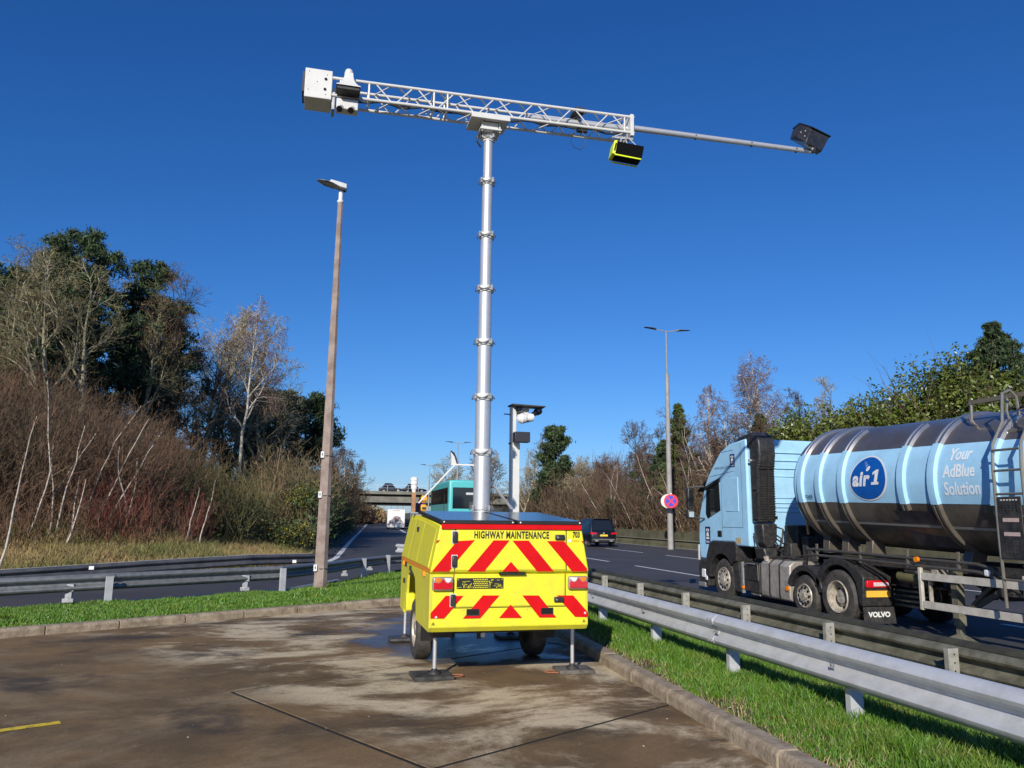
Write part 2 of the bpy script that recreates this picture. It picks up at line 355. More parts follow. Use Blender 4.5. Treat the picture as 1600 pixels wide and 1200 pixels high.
# asphalt
def pt(s_, t_): p = K0 + ND * s_ + BD * t_; return (p[0], p[1])
ZR = -.35
ring = [pt(5.1, -70), pt(5.1, -20), pt(5.1, -4), (-.45, 19.9), (.9, 22.6), (1.9, 26), (3.1, 28.8), (4.6, 30.3), (5.7, 29.5), (6.15, 27), (6.2, 20), (6.2, 0), (6.2, -90), (24.6, -90)]
ring += [(road_right(y) - .2, y) for y in (20, 62, 100, 150, 250, 400, 900)]
ring += [(road_left(y), y) for y in (900, 400, 250, 150, 100, 61, 37)] + [(-.1, 31), (-.4, 28.5), pt(11.3, 3), pt(11.3, -5), pt(11.3, -70)]
mb = MB(); mb.add([(x, y, ZR) for x, y in ring], [tuple(range(len(ring)))])
r = mb.build('road', TARM, smooth=False)
bm = bmesh.new(); bm.from_mesh(r.data); bmesh.ops.triangulate(bm, faces=bm.faces); bm.to_mesh(r.data); bm.free()
tag(r, 'dark asphalt motorway with slip road joining from the left', None, kind='structure')
lines = thing('road_markings', None, None); tag(lines, 'white painted lane and edge lines on the dark asphalt', None, kind='structure')
def dashline(x0, y0, x1, y1, wd, dash=None, gap=None):
    p = Vector((x0, y0, 0)); q = Vector((x1, y1, 0)); L = (q - p).length; d = (q - p) / L; nn = Vector((-d.y, d.x, 0)) * wd / 2; a = 0
    while a < L:
        b = min(L, a + (dash or L)); A = p + d * a; B_ = p + d * b; m_ = MB()
        m_.add([(v.x, v.y, ZR + .006) for v in (A - nn, B_ - nn, B_ + nn, A + nn)], [(0, 1, 2, 3)])
        m_.build('lane_mark', WHTL, lines, smooth=False); a = b + (gap or 1)
dashline(8.0, -30, 8.0, 30, .16)
dashline(13.2, -2.2, 13.2, 62, .16, 6, 3); dashline(18.7, -11.5, 18.7, 62, .16, 6, 3)
dashline(13.2, 62, 32, 300, .2, 6, 3); dashline(18.7, 62, 37.5, 300, .2, 6, 3)
dashline(24.0, -40, 24.0, 62, .18); dashline(24.0, 62, 42.6, 300, .2)
dashline(8.1, 58, 10.6, 93, .25); dashline(10.6, 93, 23, 255, .3)
dashline(-.05 + 1.15, 37, 2.9, 61.7, .26); dashline(2.9, 61.7, 7.6, 123, .26); dashline(7.6, 123, 17.2, 251, .3); dashline(.15, 30.5, 1.1, 37, .26)
a_, b_ = pt(6.0, -40), pt(6.0, -6); dashline(*a_, *b_, .14); a_, b_ = pt(10.6, -40), pt(10.6, 2); dashline(*a_, *b_, .14)

# lay-by slabs
lay = thing('lay_by', None, None); tag(lay, 'stained brown concrete lay-by laid in large slabs', None, kind='structure')
def clip(poly, px, py, nx_, ny_):
    out = []
    for i in range(len(poly)):
        a, b = poly[i], poly[(i + 1) % len(poly)]
        da = (a[0] - px) * nx_ + (a[1] - py) * ny_; db = (b[0] - px) * nx_ + (b[1] - py) * ny_
        if da <= 0: out.append(a)
        if da * db < 0: t = da / (da - db); out.append((a[0] + (b[0] - a[0]) * t, a[1] + (b[1] - a[1]) * t))
    return out
BA = np.array([.494, -.8695]); BB = np.array([.8695, .494])
bjo = [-26, -10, -3.2, 3.29, 7.6, 12, 18]
for i in range(len(bjo) - 1):
    ajo = np.arange(-27.45, 12, 2.93) + .0
    right_ = bjo[i] >= 3
    ajo = [-4.16 + 2.93 * k for k in range(-8, 6)] if right_ else [-27.6, -15.88, -7.09, 7.56, 18]
    for j in range(len(ajo) - 1):
        gp = .017 + .004 * ((i * 3 + j * 5) % 3); ga = gp if right_ else .0015; far_ = ajo[j + 1] < -7.0
        gl = .0015 if (far_ and right_ and i == 3) else gp; gr = .0015 if (far_ and bjo[i + 1] == 3.29) else gp
        if not right_ and bjo[i + 1] != 3.29: gr = .002
        if not right_: gl = .002
        b0, b1, a0, a1 = bjo[i] + gl, bjo[i + 1] - gr, ajo[j] + ga, ajo[j + 1] - ga
        P = [tuple(BB * b0 + BA * a0), tuple(BB * b1 + BA * a0), tuple(BB * b1 + BA * a1), tuple(BB * b0 + BA * a1)]
        P = clip(P, *K0, *ND)
        if P: P = clip(P, 3.2, 8.35, .99875, -.04994)
        if len(P) < 3: continue
        MB().prism(P, 'z', -.09, 0).build('concrete_slab', SLAB, lay, smooth=False)
jd = MB(); jd.add([(-40, -25, -.006), (3.3, -25, -.006), (3.4, 15.55, -.006), (-40, -9, -.006)], [(0, 1, 2, 3)]); jd.build('joint_filler', SOIL, lay, smooth=False)
yl = MB(); A = Vector((-4.6, 5.63, .004)); B_ = Vector((-1.80, 6.93, .004)); nn = Vector((-.42, .9, 0)) * .048
yl.add([A - nn, B_ - nn, B_ + nn, A + nn], [(0, 1, 2, 3)]); yl.build('yellow_line', mat('worn_yellow_paint', (.72, .52, .03), .7, col2=(.24, .17, .05), scale=14, c2amt=(.48, .68)), lay, smooth=False)

# kerbs
kb = thing('kerb', None, None); tag(kb, 'stained concrete kerb stones edging the lay-by', None, kind='structure')
rnd = random.Random(4)
def kerb_stone(P0, d, n_, L, slope=False):
    h = .115 + rnd.uniform(-.006, .006); wd = .16; j = rnd.uniform(-.006, .006); m_ = MB()
    prof = [(j, -.12), (j, h - .035), (j + .03, h), (wd, h), (wd, -.12)]
    vs = []
    for t in (.006, L - .006):
        for a, z in prof:
            zz = z if not (slope and t < .1 and z > 0) else z * .25
            vs.append((P0[0] + d[0] * t + n_[0] * a, P0[1] + d[1] * t + n_[1] * a, zz))
    m_.add(vs, [(0, 1, 2, 3, 4), (9, 8, 7, 6, 5)] + [(i, 5 + i, 5 + (i + 1) % 5, (i + 1) % 5) for i in range(5)])
    m_.build('kerb_stone', KERB, kb, bevel=.008, smooth=False)
y = -6.2
while y < 15.2:
    L = .915
    kerb_stone((kerb_x(y), y), (.05 / 1.00125, .99875), (.99875, -.05), L, False); y += L * .99875
t = -24.
while t < 1.75: p = K0 + BD * t; kerb_stone(p, BD, ND, .915); t += .915

# ------------------------------------------------------------------ crash barriers
WP = [(-.0, .155), (.03, .15), (.075, .115), (.085, .09), (.075, .065), (.012, .03), (.0, 0), (.012, -.03), (.075, -.065), (.085, -.09), (.075, -.115), (.03, -.15), (0, -.155)]
def rail(name, path, m, parent, side, zc, flip=1, gap=4.1, scale=1., sm=True, z_of=None):
    """W-section rail along path, bulge towards `side` (left = +1)"""
    pts = [Vector((p[0], p[1], 0)) for p in path]
    for k in range(len(pts) - 1):
        a, b = pts[k], pts[k + 1]; d = (b - a).normalized(); nn = Vector((-d.y, d.x, 0)) * side; vs = []
        pr = [(q[0], q[1] * scale) for q in WP] + [(q[0] - .004, q[1] * scale) for q in WP[::-1]]
        for c, zc_ in ((a - d * .0, (z_of[k] if z_of else zc)), (b + d * .12, (z_of[k + 1] if z_of else zc))):
            for o_, z_ in pr: w_ = c + nn * (o_ + (.004 if k % 2 else 0)); vs.append((w_.x, w_.y, zc_ + z_))
        n = len(pr)
        MB().add(vs, [(i, (i + 1) % n, n + (i + 1) % n, n + i) for i in range(n)] + [tuple(range(n)), tuple(range(2 * n - 1, n - 1, -1))]).build(name, m, parent)
def zpost(x, y, z0, z1, m, parent, wd=.11, dp=.06, rz=0, holes=True):
    c, s_ = math.cos(rz), math.sin(rz); tk = .008
    prof = [(-wd / 2, -dp), (-wd / 2 + tk, -dp), (-wd / 2 + tk, -tk), (wd / 2 - tk, -tk), (wd / 2 - tk, -dp), (wd / 2, -dp), (wd / 2, 0), (-wd / 2, 0)]
    prof = [(a, -b - dp) for a, b in prof]
    P = [(x + a * c - b * s_, y + a * s_ + b * c) for a, b in prof]
    o = MB().prism(P, 'z', z0, z1).build('post', m, parent, smooth=False)
    if holes:
        h = MB()
        for k in range(3):
            zz = z1 - .06 - k * .085; q = Vector((x + .01 * c - (-dp - .002) * s_, y + .01 * s_ + (-dp - .002) * c, zz)); dd = Vector((s_, -c, 0))
            h.cyl(q + dd * .002, q - dd * .003, .009, n=8)
        h.build('bolt_hole', VOID, o, smooth=False)
    return o
# near right barrier
b1 = thing('crash_barrier', 'pale galvanised crash barrier on the right verge beside the lay-by kerb', 'crash barrier', (4.3, 5.5, .1))
ys = [5.66 + 1.87 * k for k in range(-5, 9)]
pathr = [(4.2, -4.4 + 4.0 * k) for k in range(6)] + [(4.2, 21.6), (4.1, 24.5), (3.7, 26.6), (3.0, 27.9)]
rail('rail', pathr, GALVL, b1, 1, .455, scale=1.04)
for y in ys: zpost(4.285, y, -.1, .54, GALVL, b1, wd=.12, rz=0, holes=False)
bl_ = MB()
for y in ys: bl_.box(4.118, 4.128, y - .03, y + .03, .44, .47)
for y in ys: bl_.cyl((4.105, y, .455), (4.13, y, .455), .014, n=6)
bl_.build('rail_bolts', GALV, b1)
for y in pathr[:-1]:
    m_ = MB(); 
    for dz in (-.11, -.03, .03, .11):
        for dy in (.03, .09): m_.cyl((4.105 if abs(dz) > .06 else 4.17, y[1] + dy, .455 + dz), (4.2, y[1] + dy, .455 + dz), .011, n=6)
    if y[1] < 22: m_.build('lap_bolts', GALV, b1)
# motorway-side barrier
b2 = thing('crash_barrier', 'mossy brown double crash barrier on drilled posts in front of the tanker lorry', 'crash barrier', (6.62, 7, -.35))
rail('rail', [(6.80, -5 + 4.1 * k) for k in range(8)], GALVD, b2, 1, .140, scale=.96)
dk = mat('shade_dark_rail', (.03, .028, .022), .8, scale=5, col2=(.05, .05, .03), bump=.2)  # back rail faces away from the sun; its shade is put into this colour
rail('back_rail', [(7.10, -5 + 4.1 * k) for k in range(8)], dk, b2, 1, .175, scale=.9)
for k in range(-3, 10): zpost(6.62, 7.13 + 2.03 * k, -.6, .29, PIN, b2, wd=.13, rz=0)
sp = MB()
for k in range(-3, 10): sp.box(6.70, 7.06, 7.15 + 2.03 * k, 7.2 + 2.03 * k, .05, .11)
sp.build('spacer', GALVD, b2)
# left near barrier
A_pts = [(-12.4, 12.3), (-8.4, 14.3), (-3.8, 16.75), (-.75, 18.95), (.55, 22.3), (1.55, 25.6), (2.55, 28.0), (3.1, 28.6)]
b3 = thing('crash_barrier', 'grey galvanised crash barrier on the left verge by the tall brown lamp post', 'crash barrier', (-.75, 18.95, -.1))
zA = [.20, .22, .28, .27, .18, .11, .06, .06]
rail('rail', A_pts, mat('dull_grey_rail', (.27, .28, .28), .55, .4, scale=9, col2=(.19, .195, .2), bump=.1), b3, -1, 0, z_of=zA)
for (x, y), zc, rz in zip([(-8.3, 14.1), (-3.73, 16.6), (-.62, 18.8), (1.62, 25.45), (2.60, 27.85)], [.34, .39, .385, .25, .24], (.5, .5, .6, 1., 1.)):
    zpost(x, y, -.7, zc, GALVL, b3, wd=.12, dp=.08, rz=.45, holes=False)
for px_, D_ in ((110, 17.1), (383, 18.6), (537, 24.5), (576, 27)):
    p = dep(px_, 920, D_); x, y = float(p[0]), float(p[1]); zc = .14 if px_ < 500 else .0
    MB().box(x - .09, x + .09, y - .12, y - .02, zc - .02, zc + .12).box(x - .06, x + .06, y - .1, y, zc - .16, zc).box(x - .1, x + .1, y - .11, y, zc - .22, zc - .14).build('rail_bracket', GALV, b3, bevel=.01)
rail('lower_rail', [(p[0] + .15, p[1] + .55) for p in A_pts[:5]], GALV, b3, -1, 0, z_of=[-.28, -.24, -.2, -.2, -.25], scale=.4)
# left far barrier
b4 = thing('crash_barrier', 'dark shaded crash barrier on the far side of the slip road below the wooded bank', 'crash barrier', (-3, 25.6, -.4))
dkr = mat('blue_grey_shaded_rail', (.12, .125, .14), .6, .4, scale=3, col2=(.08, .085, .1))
fb = [(-18, 16.9), (-14, 19.2), (-8, 22.65), (-4.9, 24.55), (-1.95, 26.3), (.0, 27.8)]
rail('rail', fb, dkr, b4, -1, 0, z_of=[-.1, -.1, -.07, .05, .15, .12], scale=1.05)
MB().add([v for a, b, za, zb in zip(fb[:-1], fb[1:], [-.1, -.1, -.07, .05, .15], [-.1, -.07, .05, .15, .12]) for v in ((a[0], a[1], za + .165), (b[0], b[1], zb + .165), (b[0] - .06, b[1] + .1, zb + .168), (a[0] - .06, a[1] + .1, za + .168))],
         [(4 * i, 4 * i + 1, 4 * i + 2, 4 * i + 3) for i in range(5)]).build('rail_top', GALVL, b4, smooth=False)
for k in range(12):
    t = k / 11; x = -17 + 16.9 * t; i = max(j for j in range(5) if fb[j][0] <= x); q = (x - fb[i][0]) / (fb[i + 1][0] - fb[i][0]); y = fb[i][1] + q * (fb[i + 1][1] - fb[i][1])
    MB().box(x - .04, x + .04, y + .08, y + .14, -.8, .08).build('post', GALV, b4, smooth=False)
for px_, py_ in ((143, 887), (460, 877)):
    p = dep(px_, py_, 24 if px_ < 300 else 26.2); MB().box(p[0] - .06, p[0] + .06, p[1] - .01, p[1] + .01, p[2] - .05, p[2] + .04).build('reflector', WHT, b4)
# concrete central barrier
b5 = thing('concrete_barrier', 'long mossy brown concrete safety barrier on the far side of the motorway', 'concrete barrier', (24.3, 45, -.35))
y = -24.
while y < 150:
    x = 24.25 + .078 * max(0, y - 62); x2 = 24.25 + .078 * max(0, y + 3 - 62); rr = rnd.uniform(-.01, .01)
    m_ = MB(); vs = []
    for X, Yv in ((x, y + .02), (x2, y + 2.98)):
        for a, z in ((-.22, -.4), (-.2, -.1), (-.10, .12), (-.07, .78 + rr), (.07, .78 + rr), (.1, .12), (.22, -.4)): vs.append((X + a, Yv, z))
    m_.add(vs, [tuple(range(7)), tuple(range(13, 6, -1))] + [(i, (i + 1) % 7, 7 + (i + 1) % 7, 7 + i) for i in range(7)]).build('barrier_panel', BARC, b5, smooth=False)
    y += 3
MB().box(24.02, 24.1, -24, 62, .16, .2).build('strip', mat('pale_strip', (.26, .25, .17), .8), b5, smooth=False)

# ------------------------------------------------------------------ yellow trailer
tr = thing('maintenance_trailer', 'bright yellow highway maintenance trailer with red chevrons standing on jack legs in the lay-by', 'trailer', (1.93, 8.8, 0))
YU, YL = 7.568, 7.60          # rear faces: upper and lower
XL, XR = 1.122, 2.735
MB().hull([(XL, YU, 1.075), (XR, YU, 1.075), (XL, YL + .01, 1.048), (XR, YL + .01, 1.048), (XL, 10.1, 1.048), (XR, 10.1, 1.048), (1.205, YU, 1.515), (2.658, YU, 1.515),
           (1.235, 9.12, 1.612), (2.625, 9.12, 1.612), (1.235, 10.1, 1.612), (2.625, 10.1, 1.612)]).build('upper_body', YEL, tr, bevel=.012)
MB().hull([(XL + .03, YL, .545), (XR - .03, YL, .545), (XL + .03, YL + .045, .5), (XR - .03, YL + .045, .5), (XL + .03, 8.55, .5), (XR - .03, 8.55, .5), (XL + .03, YL, 1.045), (XR - .03, YL, 1.045),
           (XL + .03, 8.55, 1.045), (XR - .03, 8.55, 1.045)]).box(1.5, 2.36, 8.55, 9.75, .55, 1.045).box(XL + .03, XR - .03, 9.72, 10.08, .46, 1.045).build('lower_body', YEL, tr)
side = [(YL, .545), (YL, 1.046), (10.1, 1.046), (10.1, .47), (9.72, .44), (9.70, .55), (9.48, .66), (9.40, .92), (9.02, .99), (8.72, .92), (8.62, .70), (8.56, .50), (YL + .045, .5)]
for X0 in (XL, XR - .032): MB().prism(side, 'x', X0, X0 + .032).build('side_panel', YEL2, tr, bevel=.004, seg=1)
fl = MB(); fl.box(XL - .012, XL + .10, 9.36, 9.60, .50, .70); fl.build('step_box', YEL, tr, bevel=.02)
for X0, s in ((XL, -1), (XR, 1)):
    a = MB()
    ys_ = [(7.75, 8.64), (8.66, 9.42), (9.44, 10.08)]
    for ya, yb in ys_:
        zt = lambda yy: 1.515 + (min(yy, 9.12) - YU) * .0625 - .05
        tq = lambda z: (z - 1.075) / .5 * .098
        o_ = .004 * s
        P = [(X0 + o_, ya, 1.10), (X0 + o_, yb, 1.10), (X0 - s * tq(zt(yb)) + o_, yb, zt(yb)), (X0 - s * tq(zt(ya)) + o_, ya, zt(ya))]
        Q_ = [(p[0] - .02 * s, p[1], p[2]) for p in P]
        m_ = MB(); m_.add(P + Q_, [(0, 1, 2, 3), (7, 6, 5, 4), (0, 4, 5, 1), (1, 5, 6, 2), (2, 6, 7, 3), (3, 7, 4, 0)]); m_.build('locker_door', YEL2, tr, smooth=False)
    MB().box(X0 - .003, X0 + .004 if s > 0 else X0 - .004, 7.6, 10.09, 1.052, 1.095).build('orange_stripe', ORG, tr, smooth=False)
# little catches on the left flank
for (yy, zz, nm, mm) in ((9.05, .98, 'catch', BLK), (9.5, 1.0, 'catch', BLK), (9.62, .80, 'catch', BLK), (9.0, 1.42, 'catch', BLK), (7.95, 1.0, 'side_reflector', ORG), (9.75, 1.0, 'side_reflector', ORG), (8.95, .93, 'catch', BLK)):
    xx = XL - (0 if zz < 1.07 else -.098 * (zz - 1.075) / .5); MB().box(xx - .022, xx + .004, yy, yy + .05, zz, zz + .055).build(nm, mm, tr, bevel=.004, seg=1)
# roof: solar panels
PV = mat('blue_solar_glass', (.045, .06, .09), .2, scale=6, var=.3, spec=.7, bump=0)
def slope_z(y): return 1.530 + (y - YU) * .060
for xa, xb in ((1.20, 1.955), (1.975, 2.665)):
    ya, yb = YU - .03, 9.14
    def slab(x0, x1, y0, y1, zo, th):
        return MB().add([(x0, y0, slope_z(y0) + zo), (x1, y0, slope_z(y0) + zo), (x1, y1, slope_z(y1) + zo), (x0, y1, slope_z(y1) + zo)] +
                        [(x0, y0, slope_z(y0) + zo + th), (x1, y0, slope_z(y0) + zo + th), (x1, y1, slope_z(y1) + zo + th), (x0, y1, slope_z(y1) + zo + th)],
                        [(0, 3, 2, 1), (4, 5, 6, 7), (0, 1, 5, 4), (1, 2, 6, 5), (2, 3, 7, 6), (3, 0, 4, 7)])
    f = slab(xa, xb, ya, yb, 0, .034).build('solar_panel', BLK, tr, bevel=.004, seg=1)
    slab(xa + .02, xb - .02, ya + .02, yb - .02, .026, .011).build('panel_glass', PV, f, smooth=False)
for xx in (1.235, 1.925, 2.005, 2.628): MB().cyl((xx, YU - .036, 1.548), (xx, YU - .028, 1.548), .008, n=8).build('bolt_head', WHT, tr)
MB().box(1.215, 2.650, YU - .024, YU + .02, 1.478, 1.527).build('red_rear_band', RED, tr, bevel=.003, seg=1)
# rear door seams (thin dark gaps) and skins
def rp(px, py, Y=YU): p = aty(px, py, Y); return (p[0], p[2])
z1 = lambda X, Z: (1600, 0)
SX = MB()
SX.box(1.352, 1.358, YU - .006, YU + .001, 1.075, 1.477).box(2.49, 2.496, YU - .006, YU + .001, 1.075, 1.477)
SX.box(1.352, 1.358, YL - .006, YL + .001, .725, 1.045).box(2.49, 2.496, YL - .006, YL + .001, .725, 1.045).box(1.358, 2.49, YL - .006, YL + .001, .725, .731)
SX.build('door_gap', VOID, tr, smooth=False)
MB().prism([(1.372, .738), (2.480, .738), (2.480, 1.038), (1.372, 1.038)], 'y', YL - .008, YL + .01).build('rear_door', YEL, tr, bevel=.003, seg=1)
MB().prism([(1.366, 1.085), (2.482, 1.085), (2.482, 1.472), (1.366, 1.472)], 'y', YU - .008, YU + .01).build('rear_door', YEL, tr, bevel=.003, seg=1)
MB().box(1.80, 2.07, YU - .02, YU + .02, 1.040, 1.060).build('door_pull', BLK, tr, bevel=.004, seg=1)
# chevrons (reflective sheet, 1 mm proud of the doors)
def zq(x, y, base=680): return (600 + .225 * x, base + .225 * y)
def chev(poly, base, Y, pr=.0095):
    P = [rp(*zq(a, b, base), Y) for a, b in poly]
    MB().prism(P, 'y', Y - pr, Y - pr + .0025 if pr > .009 else Y).build('red_chevron', RED, tr, smooth=False)
U = [[(506, 735), (630, 728), (518, 860), (447, 946), (332, 946)], [(760, 730), (872, 730), (695, 946), (578, 946)], [(880, 878), (940, 946), (820, 946)],
     [(890, 732), (1003, 732), (1178, 946), (1062, 946)], [(1130, 735), (1248, 735), (1408, 925), (1404, 946), (1305, 946)], [(366, 730), (386, 728), (360, 752)], [(1368, 735), (1384, 735), (1385, 756)]]
for p_ in U: chev(p_, 680, YU)
Lw = [[(427, 315), (552, 315), (415, 472), (322, 472), (322, 436)], [(685, 312), (802, 312), (665, 470), (548, 472)], [(878, 375), (957, 468), (798, 468)],
      [(958, 312), (1073, 312), (1195, 465), (1078, 465)], [(1198, 312), (1312, 312), (1416, 432), (1413, 462), (1325, 460), (1240, 365)]]
for p_ in Lw: chev(p_, 860, YL)
MB().prism([(1.14, .552), (2.72, .552), (2.72, .606), (1.14, .606)], 'y', YL - .004, YL).build('bottom_sill', YEL, tr, smooth=False)
for k in range(9): x = 1.3 + .16 * k; MB().cyl((x, YL - .007, .705), (x, YL, .705), .004, n=6).build('rivet', GALV, tr)
# lettering
rt = (1, 0, 0); up_ = (0, 0, 1)
text('HIGHWAY MAINTENANCE', 'lettering', .096, (1.925, YU - .0098, 1.392), rt, up_, BLK, tr, bold=.0036, xs=.61, align='CENTER', off=0, spacing=1.12)
text('703', 'lettering', .078, (2.60, YU - .005, 1.405), rt, up_, BLK, tr, bold=.003, xs=.66, align='CENTER', off=0)
MB().box(2.515, 2.545, YU - .004, YU, 1.36, 1.385).build('white_sticker', WHT, tr, smooth=False)
MB().box(2.555, 2.63, YU - .004, YU, 1.362, 1.38).build('orange_sticker', mat('pale_orange_print', (.75, .5, .03), .5), tr, smooth=False)
for x in (1.165, 2.69):
    q = MB().add([(x - .022, YL - .006, .568), (x + .022, YL - .006, .568), (x, YL - .006, .603)], [(0, 1, 2)]).build('warning_triangle', mat('dull_warning_yellow', (.35, .3, .03), .5), tr, smooth=False)
    MB().box(x - .003, x + .003, YL - .008, YL - .007, .575, .592).build('bolt_symbol', BLK, q, smooth=False)
# hinges (left) and latches (right)
for zc in (1.40, 1.17, .80):
    Y0 = YU if zc > 1.05 else YL
    o = MB().box(1.325, 1.375, Y0 - .035, Y0 - .004, zc - .055, zc + .055).build('hinge', BLKP, tr, bevel=.012)
    MB().box(1.318, 1.382, Y0 - .010, Y0 - .0025, zc - .064, zc + .064).build('hinge_gasket', ALUW, o, bevel=.003, seg=1)
for zc in (1.405, .795):
    Y0 = YU if zc > 1.05 else YL
    o = MB().box(2.372, 2.472, Y0 - .035, Y0 - .004, zc - .026, zc + .026).build('latch', BLKP, tr, bevel=.010)
    MB().cyl((2.395, Y0 - .037, zc), (2.395, Y0 - .034, zc), .007, n=8).build('lock', ALU, o)
for x, zc in ((1.19, .645), (2.70, .66)): MB().cyl((x, YL - .014, zc), (x, YL, zc), .012, n=8).build('bolt_head', ALUW, tr)
# forklift pocket holes
for xa, xb in ((1.487, 1.618), (2.238, 2.365)):
    o = MB().prism([(xa, .652), (xb, .652), (xb, .716), (xa, .716)], 'y', YL - .0125, YL - .003).build('pocket_frame', DARK, tr, smooth=False)
    MB().box(xa + .006, xb - .012, YL - .0145, YL - .0125, .662, .712).build('pocket_opening', VOID, o, smooth=False)
# tail lamps
for xa, xb, s in ((1.142, 1.348, 1), (2.515, 2.722, -1)):
    o = MB().box(xa, xb, YL - .05, YL, .893, 1.022).build('tail_lamp', mat('smoked_lamp_frame', (.36, .30, .28), .3, .2) if 'smoked_lamp_frame' not in bpy.data.materials else bpy.data.materials['smoked_lamp_frame'], tr, bevel=.02, seg=3)
    def L_(x): return xa + x if s > 0 else xb - x
    MB().prism([(L_(.012), .908), (L_(.194), .908), (L_(.194), .972), (L_(.168), .972), (L_(.150), .962), (L_(.128), .972), (L_(.103), 1.008), (L_(.078), .972), (L_(.056), .962), (L_(.038), .972), (L_(.012), .972)], 'y', YL - .056, YL - .045).build('red_lens', REDL, o, bevel=.003, seg=1)
    MB().prism([(L_(.016), 1.012), (L_(.094), 1.012), (L_(.074), .976), (L_(.056), .968), (L_(.036), .976)], 'y', YL - .056, YL - .045).build('orange_lens', ORN, o, bevel=.002, seg=1)
    MB().prism([(L_(.190), 1.012), (L_(.112), 1.012), (L_(.132), .976), (L_(.150), .968), (L_(.170), .976)], 'y', YL - .056, YL - .045).build('white_lens', WHL, o, bevel=.002, seg=1)
# number plate holder: black with yellow lattice
npl = MB().box(1.384, 1.852, YL - .016, YL - .004, .905, 1.008).build('number_plate', BLK, tr, bevel=.008)
lt = MB(); yq = YL - .0185
for i in range(9):
    for j in range(5):
        cx = 1.552 + i * .0165 + (.008 if j % 2 else 0); cz = .920 + j * .0185
        lt.add([(cx - .0065, yq, cz), (cx, yq, cz - .0075), (cx + .0065, yq, cz), (cx, yq, cz + .0075)], [(0, 1, 2, 3)])
for x in (1.395, 1.835):
    for z in (.918, .995): lt.box(x - .004, x + .004, yq, yq + .001, z - .004, z + .004)
rg = random.Random(9)
for sgn in (-1, 1):
    for k in range(16):
        x = 1.618 + sgn * rg.uniform(.09, .215); z = rg.uniform(.918, .992); a, b = (rg.uniform(.006, .022), .003) if rg.random() < .5 else (.003, rg.uniform(.008, .024))
        lt.box(x - a, x + a, yq - .001 * (k % 3), yq + .0005, z - b / 2, z + b / 2)
lt.build('plate_pattern', YEL, npl, smooth=False)
# chassis, axle, wheels, jacks
MB().box(1.22, 1.42, 7.95, 8.4, .40, .5).box(1.45, 2.4, 8.0, 9.9, .43, .5).build('chassis', DARK, tr, bevel=.01)
MB().cyl((1.2, 9.15, .34), (2.66, 9.15, .34), .035, n=10).box(1.5, 1.56, 8.5, 9.9, .36, .46).box(2.3, 2.36, 8.5, 9.9, .36, .46).build('axle', DARK, tr)
MB().hull([(1.6, 8.2, .5), (1.8, 8.2, .5), (1.7, 8.25, .42), (1.6, 8.6, .5), (1.8, 8.6, .5)]).cyl((1.72, 8.1, .47), (1.72, 8.1, .36), .02).build('tow_bracket', DARK, tr)
MB().lathe([(0, -.03), (.02, -.02), (.028, 0), (.02, .03), (.0, .034)], (1.76, 8.08, .40), 'z', 12).build('light_bulb', WHL, tr)
for xc, s in ((1.27, -1), (2.59, 1)):
    ty = MB().lathe([(.20, -.09), (.30, -.095), (.325, -.08), (.332, -.03), (.332, .03), (.325, .08), (.30, .095), (.20, .09), (.20, -.09)], (xc, 9.15, .333), 'x', 32).build('wheel', TYRE, tr)
    MB().lathe([(.20, s * .085), (.19, s * .05), (.17, s * .02), (.08, s * .04), (.075, s * .08), (0, s * .085)], (xc, 9.15, .333), 'x', 24).build('rim', RIM, ty)
    MB().hull([(xc - .09, 8.52, .50), (xc + .09, 8.52, .5), (xc - .09, 8.56, .28), (xc + .09, 8.56, .28), (xc - .09, 8.54, .5), (xc + .09, 8.54, .5)]).build('mud_flap', BLK, tr)
for (x, y, ln) in ((1.262, 8.06, .5), (2.79 - .06, 8.08, .5), (1.235, 10.45, .55), (2.66, 10.45, .5)):
    o = MB().cyl((x, y, .075), (x, y, ln + .02), .020, n=12).build('jack_leg', ALU, tr)
    MB().cyl((x, y, .06), (x, y, .09), .045, .026, n=12).cyl((x, y, .042), (x, y, .062), .07, .06, n=14).build('jack_foot', DARK, o)
    if y > 9: MB().box(x - .04, x + .04, 10.06, y + .04, .46, .54).build('outrigger', DARK, tr)
MB().box(1.7, 2.2, 10.08, 11.0, .42, .52).cyl((1.95, 10.9, .0), (1.95, 10.9, .6), .03).build('drawbar', DARK, tr, bevel=.01)
# roof furniture behind the panels
MB().box(1.235, 2.62, 9.16, 10.08, 1.608, 1.62).build('roof_sheet', ALUW, tr, smooth=False)
# jack pads
def pad(name, lab, x, y, sx, sy, rz, m, h=.04):
    o = thing(name, lab, 'ground pad', (x, y, 0), rz); MB().box(-sx / 2, sx / 2, -sy / 2, sy / 2, .001, h).build('pad_board', m, o, bevel=.006, world=False)
    r_ = [(sx / 2 - .02 if x < 2 else -sx / 2 + .02, .05, h * .6)]
    sg = 1 if x < 2 else -1
    for k in range(9): a = math.pi * k / 8; r_.append((sg * (sx / 2 + .13 * math.sin(a)), .06 * math.cos(a) - .02, .012))
    MB().tube(r_, .007, 6).build('rope_handle', ROPE, o, world=False); return o
PADM = mat('scuffed_black_pad', (.03, .03, .03), .55, scale=9, col2=(.075, .07, .062), bump=.15)
PADG = mat('dusty_grey_pad', (.16, .145, .125), .8, scale=9, col2=(.08, .07, .06), bump=.15)
pad('spreader_pad', 'black square ground pad with orange rope handle under the left rear jack leg', 1.235, 8.07, .40, .36, .05, PADM)
pad('spreader_pad', 'dusty grey ground pad with orange rope handle under the right rear jack leg', 2.75, 8.10, .38, .30, -.02, PADG)
